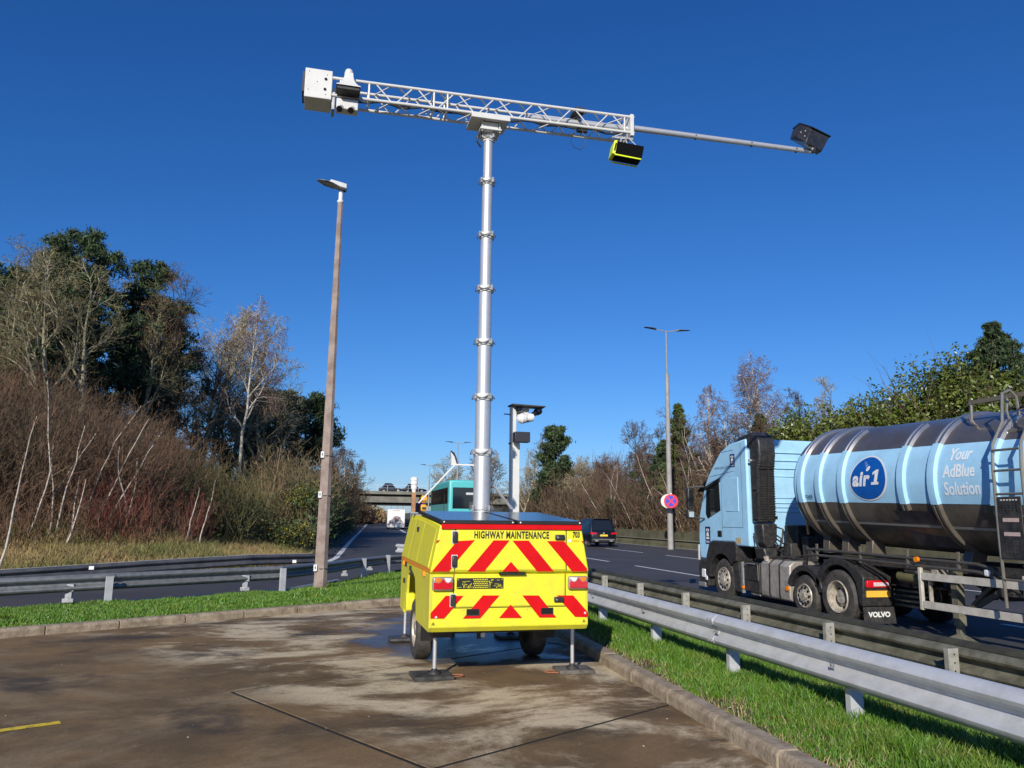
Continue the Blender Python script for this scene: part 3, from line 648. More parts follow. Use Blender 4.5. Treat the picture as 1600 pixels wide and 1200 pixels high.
o = thing('spreader_pad', 'dark ground pad under the front left jack leg, sticking out past the trailer', 'ground pad', (1.23, 10.45, 0)); MB().box(-.2, .2, -.16, .16, .001, .05).build('pad_board', PADM, o, bevel=.02, world=False)
o = thing('spreader_pad', 'dark ground pad in the shade beneath the trailer under its front right jack leg', 'ground pad', (2.66, 10.45, 0)); MB().box(-.2, .2, -.16, .16, .001, .045).build('pad_board', PADM, o, bevel=.01, world=False)

# ------------------------------------------------------------------ telescopic mast
ms = thing('telescopic_mast', 'tall silver telescopic mast of stacked tubes with clamped collars rising from the yellow trailer', 'mast', (2.01, 9.45, 1.63))
zs = [1.60, 2.40, 3.10, 3.81, 4.52, 5.25, 6.0, 6.72]; rs = [.104, .097, .090, .083, .076, .069, .062]
MB().lathe([(.0, 0), (.14, 0), (.14, .03), (.135, .035), (.135, .05)], (2.01, 9.45, 1.62), 'z', 28).build('base_flange', ALU, ms)
for k in range(7):
    sec = MB().cyl((2.01, 9.45, zs[k]), (2.01, 9.45, zs[k + 1] + .02), rs[k], n=32, cap=False).build('mast_section', ALU, ms)
    zc = zs[k + 1] if k < 6 else 6.62; r0 = rs[k]
    cl = MB().lathe([(r0, -.055), (r0 + .012, -.05), (r0 + .013, -.03), (r0 + .03, -.024), (r0 + .032, .0), (r0 + .014, .006), (r0 + .010, .03), (r0 - .006, .035)], (2.01, 9.45, zc), 'z', 28)
    col_ = cl.build('collar', ALUW, sec)
for k in range(8):
    zc = (zs[k] if k else 1.71); r0 = rs[max(0, k - 1)] + .035
    if k == 7: zc = 6.64
    b_ = MB()
    for j in range(4):
        a = j * math.pi / 2 + .5; x, y = 2.01 + math.cos(a) * r0, 9.45 + math.sin(a) * r0
        b_.box(x - .014, x + .014, y - .014, y + .014, zc - .035, zc + .03)
        b_.tube([(2.01 + math.cos(a + t) * (r0 + .012), 9.45 + math.sin(a + t) * (r0 + .012), zc + .02 - .05 * math.sin(t / 1.4 * math.pi)) for t in np.linspace(0, 1.4, 7)], .006, 5)
    b_.build('collar_clips', GALV, ms)
# braces of the mast
def frombr(px, py, Y): p = aty(px, py, Y); return tuple(p)
A_, B2_, C2_ = frombr(654, 786, 9.62), frombr(711, 726, 9.55), frombr(745, 727, 9.5)
MB().bar(A_, B2_, .035, .02).bar((B2_[0] - .005, B2_[1], B2_[2]), C2_, .02, .02).build('brace', ALUW, ms, bevel=.003, seg=1)
MB().bar(frombr(762, 748, 9.5), frombr(800, 795, 9.9), .035, .02).build('brace', ALUW, ms, bevel=.003, seg=1)
MB().add([(B2_[0] - .05, 9.54, B2_[2] - .01), (B2_[0] + .02, 9.54, B2_[2]), (B2_[0] - .012, 9.54, B2_[2] + .1), (B2_[0] - .06, 9.54, B2_[2] + .16), (B2_[0] - .05, 9.54, B2_[2] + .1)] +
         [(B2_[0] - .05, 9.6, B2_[2] - .01), (B2_[0] + .02, 9.6, B2_[2]), (B2_[0] - .012, 9.6, B2_[2] + .1), (B2_[0] - .06, 9.6, B2_[2] + .16), (B2_[0] - .05, 9.6, B2_[2] + .1)],
         [(0, 1, 2, 3, 4), (9, 8, 7, 6, 5)] + [(i, 5 + i, 5 + (i + 1) % 5, (i + 1) % 5) for i in range(5)]).build('cradle_arm', ALUW, ms, smooth=False)
MB().tube([(B2_[0] + .025, 9.55, B2_[2] + .0), (B2_[0] + .012, 9.55, B2_[2] + .07), (B2_[0] - .02, 9.55, B2_[2] + .14), (B2_[0] - .06, 9.55, B2_[2] + .165)], .012, 6).build('cradle_pad', BLK, ms)
# pot on brown post, case
bp_ = thing('beacon', 'small white ribbed pot on a brown post at the trailer roof corner', 'beacon', (1.2, 9.7, 1.63))
px_, py_ = 1.205, 9.75
MB().box(px_ - .025, px_ + .025, py_ - .02, py_ + .02, 1.63, 1.90).build('post', mat('rusty_brown_post', (.42, .22, .11), .8, col2=(.25, .12, .06), bump=.2), bp_, bevel=.004)
MB().lathe([(0, 1.89), (.022, 1.89), (.03, 1.93), (.038, 1.935), (.040, 1.975), (.033, 1.982), (.045, 1.99), (.047, 2.02), (.036, 2.03), (.048, 2.037), (.046, 2.07), (.036, 2.08), (0, 2.085)], (px_, py_, 0), 'z', 20).build('white_pot', WHT, bp_)
MB().box(1.17, 1.26, 9.70, 9.80, 1.63, 1.645).build('base_plate', GALV, bp_)
cs = thing('equipment_case', 'yellow and purple case behind the solar panels beside the brown post', 'equipment case', (1.34, 9.9, 1.63))
PUR = mat('purple_plastic', (.09, .02, .19), .5); OCH = mat('amber_plastic', (.85, .42, .02), .4)
MB().box(1.265, 1.385, 9.93, 10.03, 1.64, 1.765).build('case_body', PUR, cs, bevel=.01)
MB().box(1.315, 1.398, 9.90, 9.93, 1.79, 1.86).box(1.30, 1.385, 9.93, 10.0, 1.765, 1.84).build('amber_block', OCH, cs, bevel=.012)
MB().box(1.312, 1.395, 9.90, 9.935, 1.665, 1.745).build('amber_block', OCH, cs, bevel=.02)
MB().box(1.335, 1.38, 9.893, 9.9, 1.685, 1.712).build('black_mark', BLK, cs)
MB().cyl((1.29, 9.9, 1.64), (1.29, 9.9, 1.80), .008, n=6).cyl((1.25, 9.85, 1.64), (1.245, 9.85, 1.76), .012, n=6).build('stub', BLK, cs)

# ------------------------------------------------------------------ camera column behind the trailer
cc = thing('camera_column', 'pale grey square camera column behind the yellow trailer with dome camera and dark box', 'camera column', (2.73, 10.6, .45))
MB().prism([(2.66, .45), (2.785, .45), (2.785, 2.63), (2.76, 2.66), (2.73, 2.74), (2.73, 3.155), (2.655, 3.155)], 'y', 10.54, 10.66).build('column', ALUW, cc, bevel=.006)
MB().prism([(2.655, 3.14), (2.78, 3.0), (2.90, 3.0), (2.93, 3.14)], 'y', 10.58, 10.62).build('bracket_plate', ALUW, cc)
o = MB().hull([(2.65, 10.45, 3.165), (3.13, 10.45, 3.155), (3.10, 10.75, 3.165), (2.65, 10.75, 3.175), (2.65, 10.45, 3.185), (3.14, 10.45, 3.172), (3.10, 10.75, 3.185), (2.65, 10.75, 3.195), (2.69, 10.5, 3.13), (3.09, 10.5, 3.13)]).build('canopy', DARK, cc)
for x, z, r in ((2.755, 3.11, .045), (3.045, 3.10, .052), (2.99, 3.065, .035)):
    MB().lathe([(0, -.075), (r * .6, -.07), (r, -.04), (r, .08), (0, .08)], (x, 10.52, z), 'y', 16).build('lens_unit', LENS, cc)
MB().lathe([(0, -.08), (.05, -.06), (.078, 0), (.062, .055), (.0, .07)], (2.80, 10.5, 2.985), 'x', 18).build('dome_camera', WHT, cc)
MB().cyl((2.868, 10.5, 2.985), (2.89, 10.5, 2.985), .032, n=14).build('dome_eye', LENS, cc)
MB().lathe([(0, -.05), (.05, -.045), (.062, 0), (.05, .045), (0, .05)], (2.915, 10.48, 3.0), 'x', 18).build('side_camera', WHT, cc)
MB().bar((2.80, 10.5, 2.92), (2.93, 10.5, 2.955), .02).build('yoke', DARK, cc)
MB().box(2.665, 2.885, 10.36, 10.50, 2.635, 2.78).build('dark_box', mat('charcoal_box', (.028, .028, .036), .5), cc, bevel=.008)
MB().box(2.63, 2.66, 10.55, 10.6, 2.62, 2.64).tube([(2.66, 10.6, 3.045), (2.60, 10.6, 3.05), (2.56, 10.6, 3.05)], .008, 6).build('cable_clips', DARK, cc)

# ------------------------------------------------------------------ truss boom on top of the mast
tb = thing('truss_boom', 'silver lattice truss boom lying across the mast top, long pole on its right end', 'truss boom', (2.01, 9.45, 6.8))
YF, YB = 9.30, 9.58; ZT, ZB = 7.12, 6.885; xa, xb = -.07, 4.06; cr = .021
def tilt(x): return (x - 2.0) * .016
for (y, z) in ((YF, ZT), (YF, ZB), (YB, ZT), (YB, ZB)):
    MB().cyl((xa, y, z + tilt(xa)), (xb, y, z + tilt(xb)), cr, n=12).build('chord', ALUW, tb)
xs_ = np.linspace(.45, 3.98, 14); k = 0
for i in range(len(xs_) - 1):
    a, b = xs_[i], xs_[i + 1]; g = .03
    for (y0, z0, y1, z1_) in ((YF, ZB, YF, ZT), (YB, ZB, YB, ZT), (YF, ZT, YB, ZT), (YF, ZB, YB, ZB)):
        if i % 2: p, q = (a + g, y0, z0 + tilt(a)), (b - g, y1, z1_ + tilt(b))
        else: p, q = (a + g, y1, z1_ + tilt(a)), (b - g, y0, z0 + tilt(b))
        MB().cyl(p, q, .0095, n=6, cap=False).build('lattice_brace', ALUW, tb)
for x in (.04, .40, 1.24, 1.42, 3.92, 4.02):
    f_ = MB()
    for (p, q) in (((YF, ZB), (YF, ZT)), ((YB, ZB), (YB, ZT)), ((YF, ZT), (YB, ZT)), ((YF, ZB), (YB, ZB))):
        f_.cyl((x, p[0], p[1] + tilt(x)), (x, q[0], q[1] + tilt(x)), .012, n=6)
    f_.build('end_frame', ALUW, tb)
MB().box(4.0, 4.05, YF - .03, YB + .03, ZB - .02, ZB + .3).build('end_plate', ALUW, tb, bevel=.004)
MB().box(1.74, 2.26, 9.24, 9.66, 6.815, 6.86).box(1.74, 2.26, 9.225, 9.245, 6.79, 6.865).build('mounting_plate', ALUW, tb, bevel=.006)
MB().box(1.9, 2.12, 9.33, 9.57, 6.70, 6.80).cyl((1.90, 9.33, 6.66), (1.90, 9.33, 6.83), .012, n=8).cyl((2.14, 9.33, 6.66), (2.14, 9.33, 6.83), .012, n=8).box(1.87, 2.16, 9.3, 9.6, 6.68, 6.705).build('mast_head', ALUW, tb, bevel=.005)
MB().tube([(1.90, 9.38, 6.66), (1.85, 9.36, 6.6), (1.84, 9.37, 6.52), (1.90, 9.4, 6.46)], .012, 6).build('cable', BLK, tb)
MB().tube([(x, 9.44 + .02 * math.sin(x * 9), 6.93 + tilt(x) + .015 * math.sin(x * 13)) for x in np.linspace(.1, 3.9, 40)], .016, 6).tube([(x, 9.47 + .02 * math.sin(x * 7), 6.96 + tilt(x) + .012 * math.sin(x * 11 + 2)) for x in np.linspace(.6, 3.2, 30)], .012, 6).build('cable_bundle', BLK, tb)
MB().cyl((2.55, 9.44, 7.01), (4.1, 9.42, 7.03), .045, n=16).build('sleeve', ALU, tb)
MB().box(3.2, 3.34, 9.3, 9.56, 7.15, 7.19).hull([(3.2, 9.34, 7.14), (3.34, 9.34, 7.14), (3.27, 9.34, 7.02), (3.2, 9.4, 7.14), (3.34, 9.4, 7.14), (3.27, 9.4, 7.02)]).cyl((3.24, 9.35, 6.88), (3.38, 9.35, 6.88), .04, n=8).build('winch_clamp', DARK, tb)
MB().tube([(3.22, 9.3, 6.92), (3.16, 9.3, 6.78), (3.13, 9.3, 6.66), (3.18, 9.3, 6.58), (3.26, 9.3, 6.56), (3.33, 9.3, 6.62), (3.34, 9.3, 6.74), (3.28, 9.3, 6.88)], .004, 5).build('loose_cable', BLK, tb)
pl = aty(992, 201, 9.40); pr = aty(1268, 237, 9.40)
MB().cyl((4.0, 9.40, pl[2]), tuple(pr), .043, .036, n=18).build('pole', ALU, tb)
for x, p_ in ((5.05, .5), (5.95, .5), (6.7, .5)):
    zz = pl[2] + (pr[2] - pl[2]) * (x - 4.0) / (pr[0] - 4.0); MB().cyl((x, 9.352, zz), (x, 9.36, zz), .009, n=8).box(x - .012, x + .012, 9.37, 9.4, zz - .056, zz - .04).build('pole_bolt', DARK, tb)
# counterweight box
cb = thing('equipment_cabinet', 'pale grey box fixed on the left end of the truss boom', 'equipment cabinet', (-.23, 9.4, 6.6))
MB().box(-.40, -.065, 9.27, 9.62, 6.77, 7.165).build('cabinet_body', ALUW, cb, bevel=.008)
MB().box(-.43, -.40, 9.29, 9.6, 6.85, 7.12).build('back_strap', DARK, cb)
for x, z in ((-.145, 7.04), (-.15, 6.90)): MB().cyl((x, 9.262, z), (x, 9.272, z), .018, n=12).build('round_port', VOID, cb)
for x, z in ((-.35, 7.12), (-.13, 7.10), (-.25, 6.99), (-.355, 6.87), (-.14, 6.83)): MB().cyl((x, 9.266, z), (x, 9.271, z), .006, n=6).build('screw', DARK, cb)
MB().box(-.06, -.02, 9.3, 9.5, 6.66, 6.9).build('side_bracket', GALV, cb, bevel=.006)
# horn
hn = thing('horn_antenna', 'white flared horn on top of the truss beside the grey end box', 'horn', (.13, 9.22, 6.95))
_m = MB().lathe([(0, .29), (.03, .285), (.045, .27), (.054, .24), (.052, .19)], (.135, 9.22, 6.90), 'z', 18)
_pr = [(.050, 7.12), (.056, 7.06), (.068, 7.01), (.088, 6.965), (.115, 6.925), (.148, 6.895), (.150, 6.885)]
for (r_a, z_a), (r_b, z_b) in zip(_pr[:-1], _pr[1:]):
    _m.add([(.135 + sx * r, 9.22 + sy * r, z) for r, z in ((r_a, z_a), (r_b, z_b)) for sx, sy in ((-1, -1), (1, -1), (1, 1), (-1, 1))], [(i, (i + 1) % 4, 4 + (i + 1) % 4, 4 + i) for i in range(4)])
_m.build('flare', ALUW, hn)
MB().box(.0, .27, 9.09, 9.35, 6.845, 6.884).build('base', DARK, hn)
# cameras below
dc_ = thing('camera', 'pair of small dark lensed cameras hanging under the left end of the truss boom', 'camera', (.1, 9.3, 6.7))
MB().box(-.0, .27, 9.25, 9.40, 6.66, 6.80).build('housing', ALUW, dc_, bevel=.01)
for x in (.06, .2): MB().cyl((x, 9.24, 6.665), (x - .02, 9.16, 6.60), .035, .04, n=16).build('lens_barrel', LENS, dc_)
MB().bar((.05, 9.3, 6.8), (.3, 9.3, 6.84), .02).bar((.22, 9.28, 6.86), (.33, 9.26, 6.80), .025).box(.02, .06, 9.3, 9.34, 6.78, 6.92).build('bracket', GALV, dc_)
# radar unit
p = aty(976, 237, 9.25)
ru = thing('radar_unit', 'black box with lime yellow edges hanging under the right end of the truss', 'radar unit', (float(p[0]), 9.25, float(p[2])), -.12)
MB().hull([(-.17, -.1, -.10), (.21, -.1, -.145), (-.13, -.1, .10), (.25, -.1, .05), (-.17, .1, -.10), (.21, .1, -.145), (-.13, .1, .10), (.25, .1, .05)]).build('casing', mat('matt_black_casing', (.003, .003, .004), .8, spec=.1), ru, bevel=.008, world=False)
MB().hull([(-.205, -.11, -.085), (-.165, -.115, -.105), (-.17, -.11, .10), (-.128, -.115, .105), (-.205, .11, -.085), (-.165, .11, -.105), (-.17, .11, .10), (-.128, .11, .105)]).bar((-.17, -.11, -.105), (.20, -.11, -.152), .014, .02).bar((-.17, .1, -.115), (.20, .1, -.16), .02, .02).build('lime_edge', LIME, ru, bevel=.004, world=False)
MB().add([(-.185, -.117, -.05), (-.165, -.119, -.055), (-.14, -.119, .06), (-.158, -.117, .064)], [(0, 1, 2, 3)]).build('edge_window', VOID, ru, world=False)
MB().bar((-.08, 0, .09), (-.03, 0, .22), .02).bar((.05, 0, .07), (.0, 0, .22), .02).bar((.16, -.06, .06), (.02, -.05, .2), .012).bar((-.15, 0, .2), (.12, 0, .19), .03).build('hanger', GALV, ru, world=False)
# floodlight box
p = aty(1268, 214, 9.35)
fu = thing('camera_box', 'black boxy camera unit on the far tip of the boom pole', 'camera', (float(p[0]), 9.35, float(p[2])), .0)
_c = lambda px, py, Y: Vector(aty(px, py, Y)) - fu.location
_A, _B, _C2, _D, _E, _F = _c(1250, 194, 9.50), _c(1241, 212, 9.47), _c(1259, 222, 9.22), _c(1268, 201, 9.25), _c(1296, 214, 9.42), _c(1284, 237, 9.40)
_bk = Vector((.05, .26, .04))
MB().hull([_A, _B, _C2, _D, _E, _F, _A + _bk, _B + _bk * .6, _E + _bk, _F + _bk * .6]).build('casing', BLKP, fu, bevel=.008, world=False)
MB().hull([_A + Vector((-.005, 0, .01)), _D + Vector((0, -.02, .01)), _E + Vector((.02, -.01, .0)), _A + _bk + Vector((0, 0, .02)), _E + _bk + Vector((.01, 0, .01)), _A + Vector((-.005, 0, .025)), _D + Vector((0, -.02, .025)), _E + Vector((.02, -.01, .018)), _A + _bk + Vector((0, 0, .035)), _E + _bk + Vector((.01, 0, .03))]).build('sun_hood', BLK, fu, world=False)
for q in [_c(1251, 207, 9.32), _c(1258, 205, 9.27), _c(1257, 213, 9.27)]: MB().cyl((q[0], q[1], q[2]), (q[0] - .003, q[1] - .012, q[2]), .007, n=6).build('bolt_head', ALUW, fu, world=False)
MB().tube([(-.13, 0, .0), (-.12, 0, -.09), (-.05, 0, -.16), (.03, 0, -.2)], .03, 8).build('swivel_bracket', ALUW, fu, world=False)
MB().tube([(.14, .05, -.1), (.1, .02, -.18), (.03, 0, -.22), (-.12, .03, -.19)], .009, 6).build('cable', BLK, fu, world=False)
MB().box(.0, .03, -.03, .03, -.25, -.15).build('end_cap', DARK, fu, world=False)

# ------------------------------------------------------------------ tractor unit
tu = thing('lorry_tractor', 'light blue lorry cab unit with black air intake stack, pulling the tanker', 'lorry', (11.1, 16, ZR))
XN, XF = 9.93, 12.35
cabp = [(18.86, .60), (18.93, 1.1), (18.88, 1.68), (18.55, 2.45), (18.28, 2.78), (17.68, 3.30), (17.25, 3.46), (16.45, 3.53), (16.43, .98), (17.05, .98), (17.12, 1.06), (18.22, 1.06), (18.42, .92), (18.5, .60)]
MB().prism(cabp, 'x', XN, XF).build('cab_body', TRUCKB, tu, bevel=.045, seg=3)
# rear wall ribs
for k in range(9):
    z = 3.2 - k * .19 if k < 6 else 2.0 - (k - 6) * .1
    MB().box(10.5, 12.2, 16.408, 16.44, z, z + .022).build('pressed_rib', TRUCKB, tu, bevel=.008, seg=1)
MB().box(10.62, 11.9, 16.412, 16.44, 2.12, 2.62).build('rear_panel', TRUCKB, tu, bevel=.012)
# side window, door seams, panels (left side faces the camera)
wn_ = [(18.44, 2.36), (17.78, 2.56), (17.74, 1.83), (18.40, 1.62), (18.50, 1.75)]
o = MB().prism(wn_, 'x', XN - .006, XN + .01).build('side_window', GLS, tu)
MB().prism([(18.50, 2.44), (17.72, 2.64), (17.70, 2.56), (18.48, 2.36)], 'x', XN - .035, XN + .01).build('window_visor', BLK, tu, bevel=.01)
gp_ = MB()
for (ya, za), (yb, zb) in (((17.66, .98), (17.66, 2.66)), ((17.66, 2.66), (18.45, 2.50)), ((16.7, 1.42), (17.66, 1.42)), ((16.7, 1.42), (16.7, 3.45)), ((17.05, 2.78), (18.2, 2.70)), ((17.05, 3.3), (17.6, 3.28))):
    gp_.bar((XN - .001, ya, za), (XN - .001, yb, zb), .006, .012)
gp_.build('door_seam', mat('seam_shadow_paint', (.09, .17, .23), .6), tu, smooth=False)
MB().box(XN - .012, XN + .01, 16.86, 17.45, 1.80, 2.62).build('pressed_panel', TRUCKB, tu, bevel=.011)
MB().box(XN - .01, XN + .01, 16.46, 16.62, 1.0, 3.35).build('corner_panel', TRUCKB, tu, bevel=.01)
MB().box(XN - .02, XN + .01, 17.71, 17.90, 1.18, 1.33).build('door_handle', BLK, tu, bevel=.01)
MB().box(XN - .004, XN + .01, 16.80, 17.05, 1.04, 1.18).build('notice_plate', mat('cream_notice', (.6, .52, .35), .6, scale=60, col2=(.3, .22, .12)), tu, smooth=False)
def badge(ya, yb, za, zb):
    b = MB().box(XN - .004, XN + .01, ya, yb, za, zb).build('navy_badge', NAVY, tu, smooth=False); h = zb - za; w_ = yb - ya; ym = (ya + yb) / 2
    m_ = MB(); X_ = XN - .0055
    def P(pts): m_.add([(X_, ym + a * w_, za + c * h) for a, c in pts], [tuple(range(len(pts)))])
    P([(-.34, .28), (.34, .28), (.28, .40), (-.28, .40)]); P([(-.28, .44), (.28, .44), (.22, .66), (-.22, .66)]); P([(-.05, .66), (.05, .66), (.05, .90), (-.05, .90)]); P([(-.32, .74), (.32, .74), (.26, .88), (-.26, .88)])
    m_.build('ship_emblem', WHT, b, smooth=False)
    text('YARA', 'lettering', h * .17, (XN - .006, ym + w_ * .42, za + h * .07), (0, -1, 0), (0, 0, 1), WHT, b, bold=.002, xs=w_ * .84 / (h * .17 * 2.75), off=0)
badge(16.98, 17.20, 2.88, 3.20); badge(18.30, 18.56, .98, 1.42)
text('www.yara.com', 'lettering', .13, (XN - .004, 17.98, 2.86), (0, -1, 0), (0, 0, 1), mat('dull_navy_print', (.06, .12, .2), .5), tu, xs=.98, off=0)
# windscreen, sun visor, mirrors
MB().hull([(XN + .06, 18.90, 1.72), (XF - .06, 18.90, 1.72), (XN + .1, 18.58, 2.42), (XF - .1, 18.58, 2.42), (XN + .06, 18.85, 1.7), (XF - .06, 18.85, 1.7), (XN + .1, 18.52, 2.4), (XF - .1, 18.52, 2.4)]).build('windscreen', GLS, tu)
MB().hull([(XN + .0, 18.92, 2.36), (XF, 18.92, 2.36), (XN, 18.5, 2.6), (XF, 18.5, 2.6), (XN, 18.94, 2.33), (XF, 18.94, 2.33), (XN, 18.52, 2.56), (XF, 18.52, 2.56)]).build('sun_visor', BLK, tu)
for X0, s in ((XN, -1), (XF, 1)):
    o = MB().box(X0 + s * .22, X0 + s * .40, 18.70, 18.83, 1.88, 2.42).build('mirror', BLKP, tu, bevel=.035, seg=3)
    MB().box(X0 + s * .22, X0 + s * .42, 18.68, 18.84, 1.62, 1.86).build('lower_mirror', BLKP, o, bevel=.035, seg=3)
    MB().box(X0 + s * .25, X0 + s * .37, 18.694, 18.70, 1.93, 2.38).build('mirror_glass', GLS, o)
    MB().box(X0 + s * .25, X0 + s * .39, 18.674, 18.68, 1.66, 1.80).build('mirror_glass', mat('pale_mirror', (.5, .62, .66), .15, .3), o)
    MB().bar((X0, 18.55, 2.46), (X0 + s * .34, 18.76, 2.44), .05).bar((X0, 18.55, 1.62), (X0 + s * .28, 18.76, 1.66), .04).build('mirror_arm', BLKP, o, bevel=.01)
# bumper, fender, lights
MB().prism([(18.93, .58), (19.0, .40), (18.98, -.02), (18.86, -.12), (18.50, -.08), (18.44, .58)], 'x', XN + .01, XF - .01).build('bumper', DARK, tu, bevel=.03)
MB().box(XN - .01, XN + .15, 18.62, 18.99, -.12, .0).build('bumper_lip', mat('silver_lip', (.3, .3, .3), .5, .4), tu, bevel=.02)
o = MB().box(XN - .004, XN + .05, 18.62, 18.82, .12, .34).build('side_lamp', WHL, tu, bevel=.02)
MB().box(XN - .006, XN + .05, 18.52, 18.62, .06, .2).build('side_lamp', WHL, tu, bevel=.02)
MB().box(XN - .012, XN - .001, 18.88, 18.96, .56, .95).build('marker_plate', WHT, tu)
arc = lambda cy, cz, r, a0, a1, n=14: [(cy + r * math.cos(math.radians(a0 + (a1 - a0) * i / n)), cz + r * math.sin(math.radians(a0 + (a1 - a0) * i / n))) for i in range(n + 1)]
fo = arc(17.75, .16, .76, -8, 128) ; fi = arc(17.75, .16, .60, 128, -8)
MB().prism([(18.52, .2), (18.5, .66), (18.36, .96), (18.2, 1.07), (17.08, 1.075), (17.0, .95), (17.03, .62), (17.20, .60)] + arc(17.75, .16, .60, 142, 0), 'x', XN - .03, XN + .42).build('wheel_arch', BLKP, tu, bevel=.015)
MB().prism([(17.05, .62), (17.3, .6), (17.22, -.08), (16.95, -.08)], 'x', XN + .03, XN + .5).build('arch_flap', DARK, tu)
def wheel(yc, xc, r, kind, par, s=-1, wd=.29, rimr=.29):
    zc = ZR + r
    h = wd / 2
    ty = MB().lathe([(rimr, -h + .02), (r - .10, -h), (r - .035, -h + .015), (r, -h + .06), (r, h - .06), (r - .035, h - .015), (r - .10, h), (rimr, h - .02), (rimr, -h + .02)], (xc, yc, zc), 'x', 48).build('wheel', TYRE, par)
    gt = MB()
    for q in (-.06, -.0, .06): gt.lathe([(r + .0012, q - .006), (r + .0012, q + .006)], (xc, yc, zc), 'x', 48)
    gt.build('tread_groove', VOID, ty)
    if kind == 'convex':
        pr = [(rimr, -h + .02), (rimr - .01, -h - .005), (rimr - .03, -h + .005), (rimr - .05, -h + .035), (rimr - .11, -h - .00), (rimr * .42, -h - .02), (rimr * .40, -h - .055), (.0, -h - .06)]
    else:
        pr = [(rimr, -h + .02), (rimr - .01, -h - .005), (rimr - .03, -h + .01), (rimr - .055, h - .10), (rimr * .62, h - .08), (rimr * .45, h - .09), (rimr * .42, h - .20), (0, h - .21)]
    MB().lathe(pr, (xc, yc, zc), 'x', 36).build('rim', RIM, ty)
    hl = MB(); nb = MB()
    for k in range(10):
        a = 2 * math.pi * k / 10; rr_ = rimr * .70 if kind == 'convex' else rimr * .72; xh = -h - .006 if kind == 'convex' else h - .094
        u_ = Vector((0, math.cos(a), math.sin(a))); c = Vector((xc + xh, yc, zc)) + u_ * rr_
        if k % 1 == 0: hl.cyl(c + Vector((-.012, 0, 0)), c + Vector((.01, 0, 0)), .026 if kind == 'convex' else .022, n=10)
        a += .31; c = Vector((xc + (-h - .012 if kind == 'convex' else h - .085), yc, zc)) + Vector((0, math.cos(a), math.sin(a))) * rimr * .5
        nb.cyl(c + Vector((-.03, 0, 0)), c, .012, n=6)
    hl.build('rim_holes', VOID, ty); nb.build('wheel_nuts', GALV, ty)
    return ty
wheel(17.72, 10.09, .50, 'convex', tu); wheel(17.72, 12.19, .50, 'convex', tu)
wheel(14.44, 10.08, .42, 'convex', tu, rimr=.245); wheel(14.44, 12.2, .42, 'convex', tu, rimr=.245)
wheel(13.35, 10.05, .51, 'deep', tu, wd=.29, rimr=.31); wheel(13.35, 10.38, .51, 'deep', tu, wd=.29, rimr=.31); wheel(13.35, 12.2, .51, 'deep', tu); 
MB().cyl((10.2, 17.72, .14), (12.1, 17.72, .14), .07).cyl((10.2, 13.35, .16), (12.1, 13.35, .16), .09).cyl((10.9, 13.35, .16), (11.3, 13.35, .16), .22).build('axles', DARK, tu)
# chassis
MB().box(10.68, 10.78, 12.3, 18.5, .42, .66).box(11.42, 11.52, 12.3, 18.5, .42, .66).box(10.7, 11.5, 16.5, 18.2, .3, .95).box(10.4, 11.9, 15.0, 17.2, .3, .7).build('chassis', DARK, tu)
MB().box(10.55, 11.7, 12.6, 14.6, .72, .80).hull([(10.6, 12.4, .86), (11.6, 12.4, .86), (10.6, 14.2, .86), (11.6, 14.2, .86), (10.7, 12.4, .72), (11.5, 12.4, .72), (10.7, 14.2, .72), (11.5, 14.2, .72)]).build('fifth_wheel', DARK, tu, bevel=.01)
# snorkel / intake stack behind the cab
st_ = [(16.36, 3.28), (16.42, 3.50), (16.35, 3.66), (16.15, 3.72), (15.98, 3.66), (15.88, 3.45), (15.90, 3.05), (15.97, 2.7), (15.97, 1.75), (16.0, 1.55), (16.34, 1.55), (16.36, 2.7)]
MB().prism([(16.06, 1.55), (16.38, 1.55), (16.38, 3.52), (16.28, 3.62), (16.1, 3.6), (15.98, 3.45), (15.96, 3.1), (16.04, 2.75)], 'x', 9.97, 10.42).build('intake_stack', BLKP, tu, bevel=.05, seg=3)
o = MB().hull([(9.96, 16.2, 3.32), (9.96, 17.15, 3.30), (9.98, 17.32, 3.30), (9.97, 17.1, 3.48), (9.97, 16.8, 3.60), (9.97, 16.3, 3.66), (10.35, 16.2, 3.66), (10.35, 17.0, 3.56), (10.35, 17.3, 3.42), (10.35, 16.2, 3.3), (9.96, 16.1, 3.55), (10.35, 16.1, 3.62)]).build('intake_head', BLKP, tu, bevel=.03)
for k in range(26):
    z = 1.62 + k * .058
    if z < 3.0: MB().box(9.985, 10.405, 15.955 + (.08 if z < 2.75 else .04), 16.37, z, z + .022).build('stack_rib', BLK, tu, smooth=False)
MB().bar((10.2, 16.035, 1.6), (10.2, 15.955, 3.3), .02, .03).build('stack_spine', BLKP, tu)
for z, xx in ((1.62, 9.95), (2.3, 9.95), (1.62, 10.45), (2.95, 10.44)): MB().hull([(xx - .03, 16.1, z), (xx + .03, 16.1, z), (xx, 16.05, z + .09), (xx, 16.2, z + .04), (xx - .03, 16.25, z + .03), (xx + .03, 16.25, z)]).build('clip', BLKP, tu)
MB().prism([(10.0, 1.52), (10.4, 1.52), (10.38, 1.14), (10.28, .98), (10.12, .98), (10.02, 1.1)], 'y', 16.0, 16.36).build('filter_box', BLKP, tu, bevel=.03)
MB().hull([(10.0, 16.0, .98), (10.4, 16.0, .98), (10.06, 15.95, .7), (10.34, 15.95, .7), (10.0, 16.4, .98), (10.4, 16.4, .98), (10.06, 16.4, .7), (10.34, 16.4, .7)]).build('filter_base', BLKP, tu, bevel=.04)
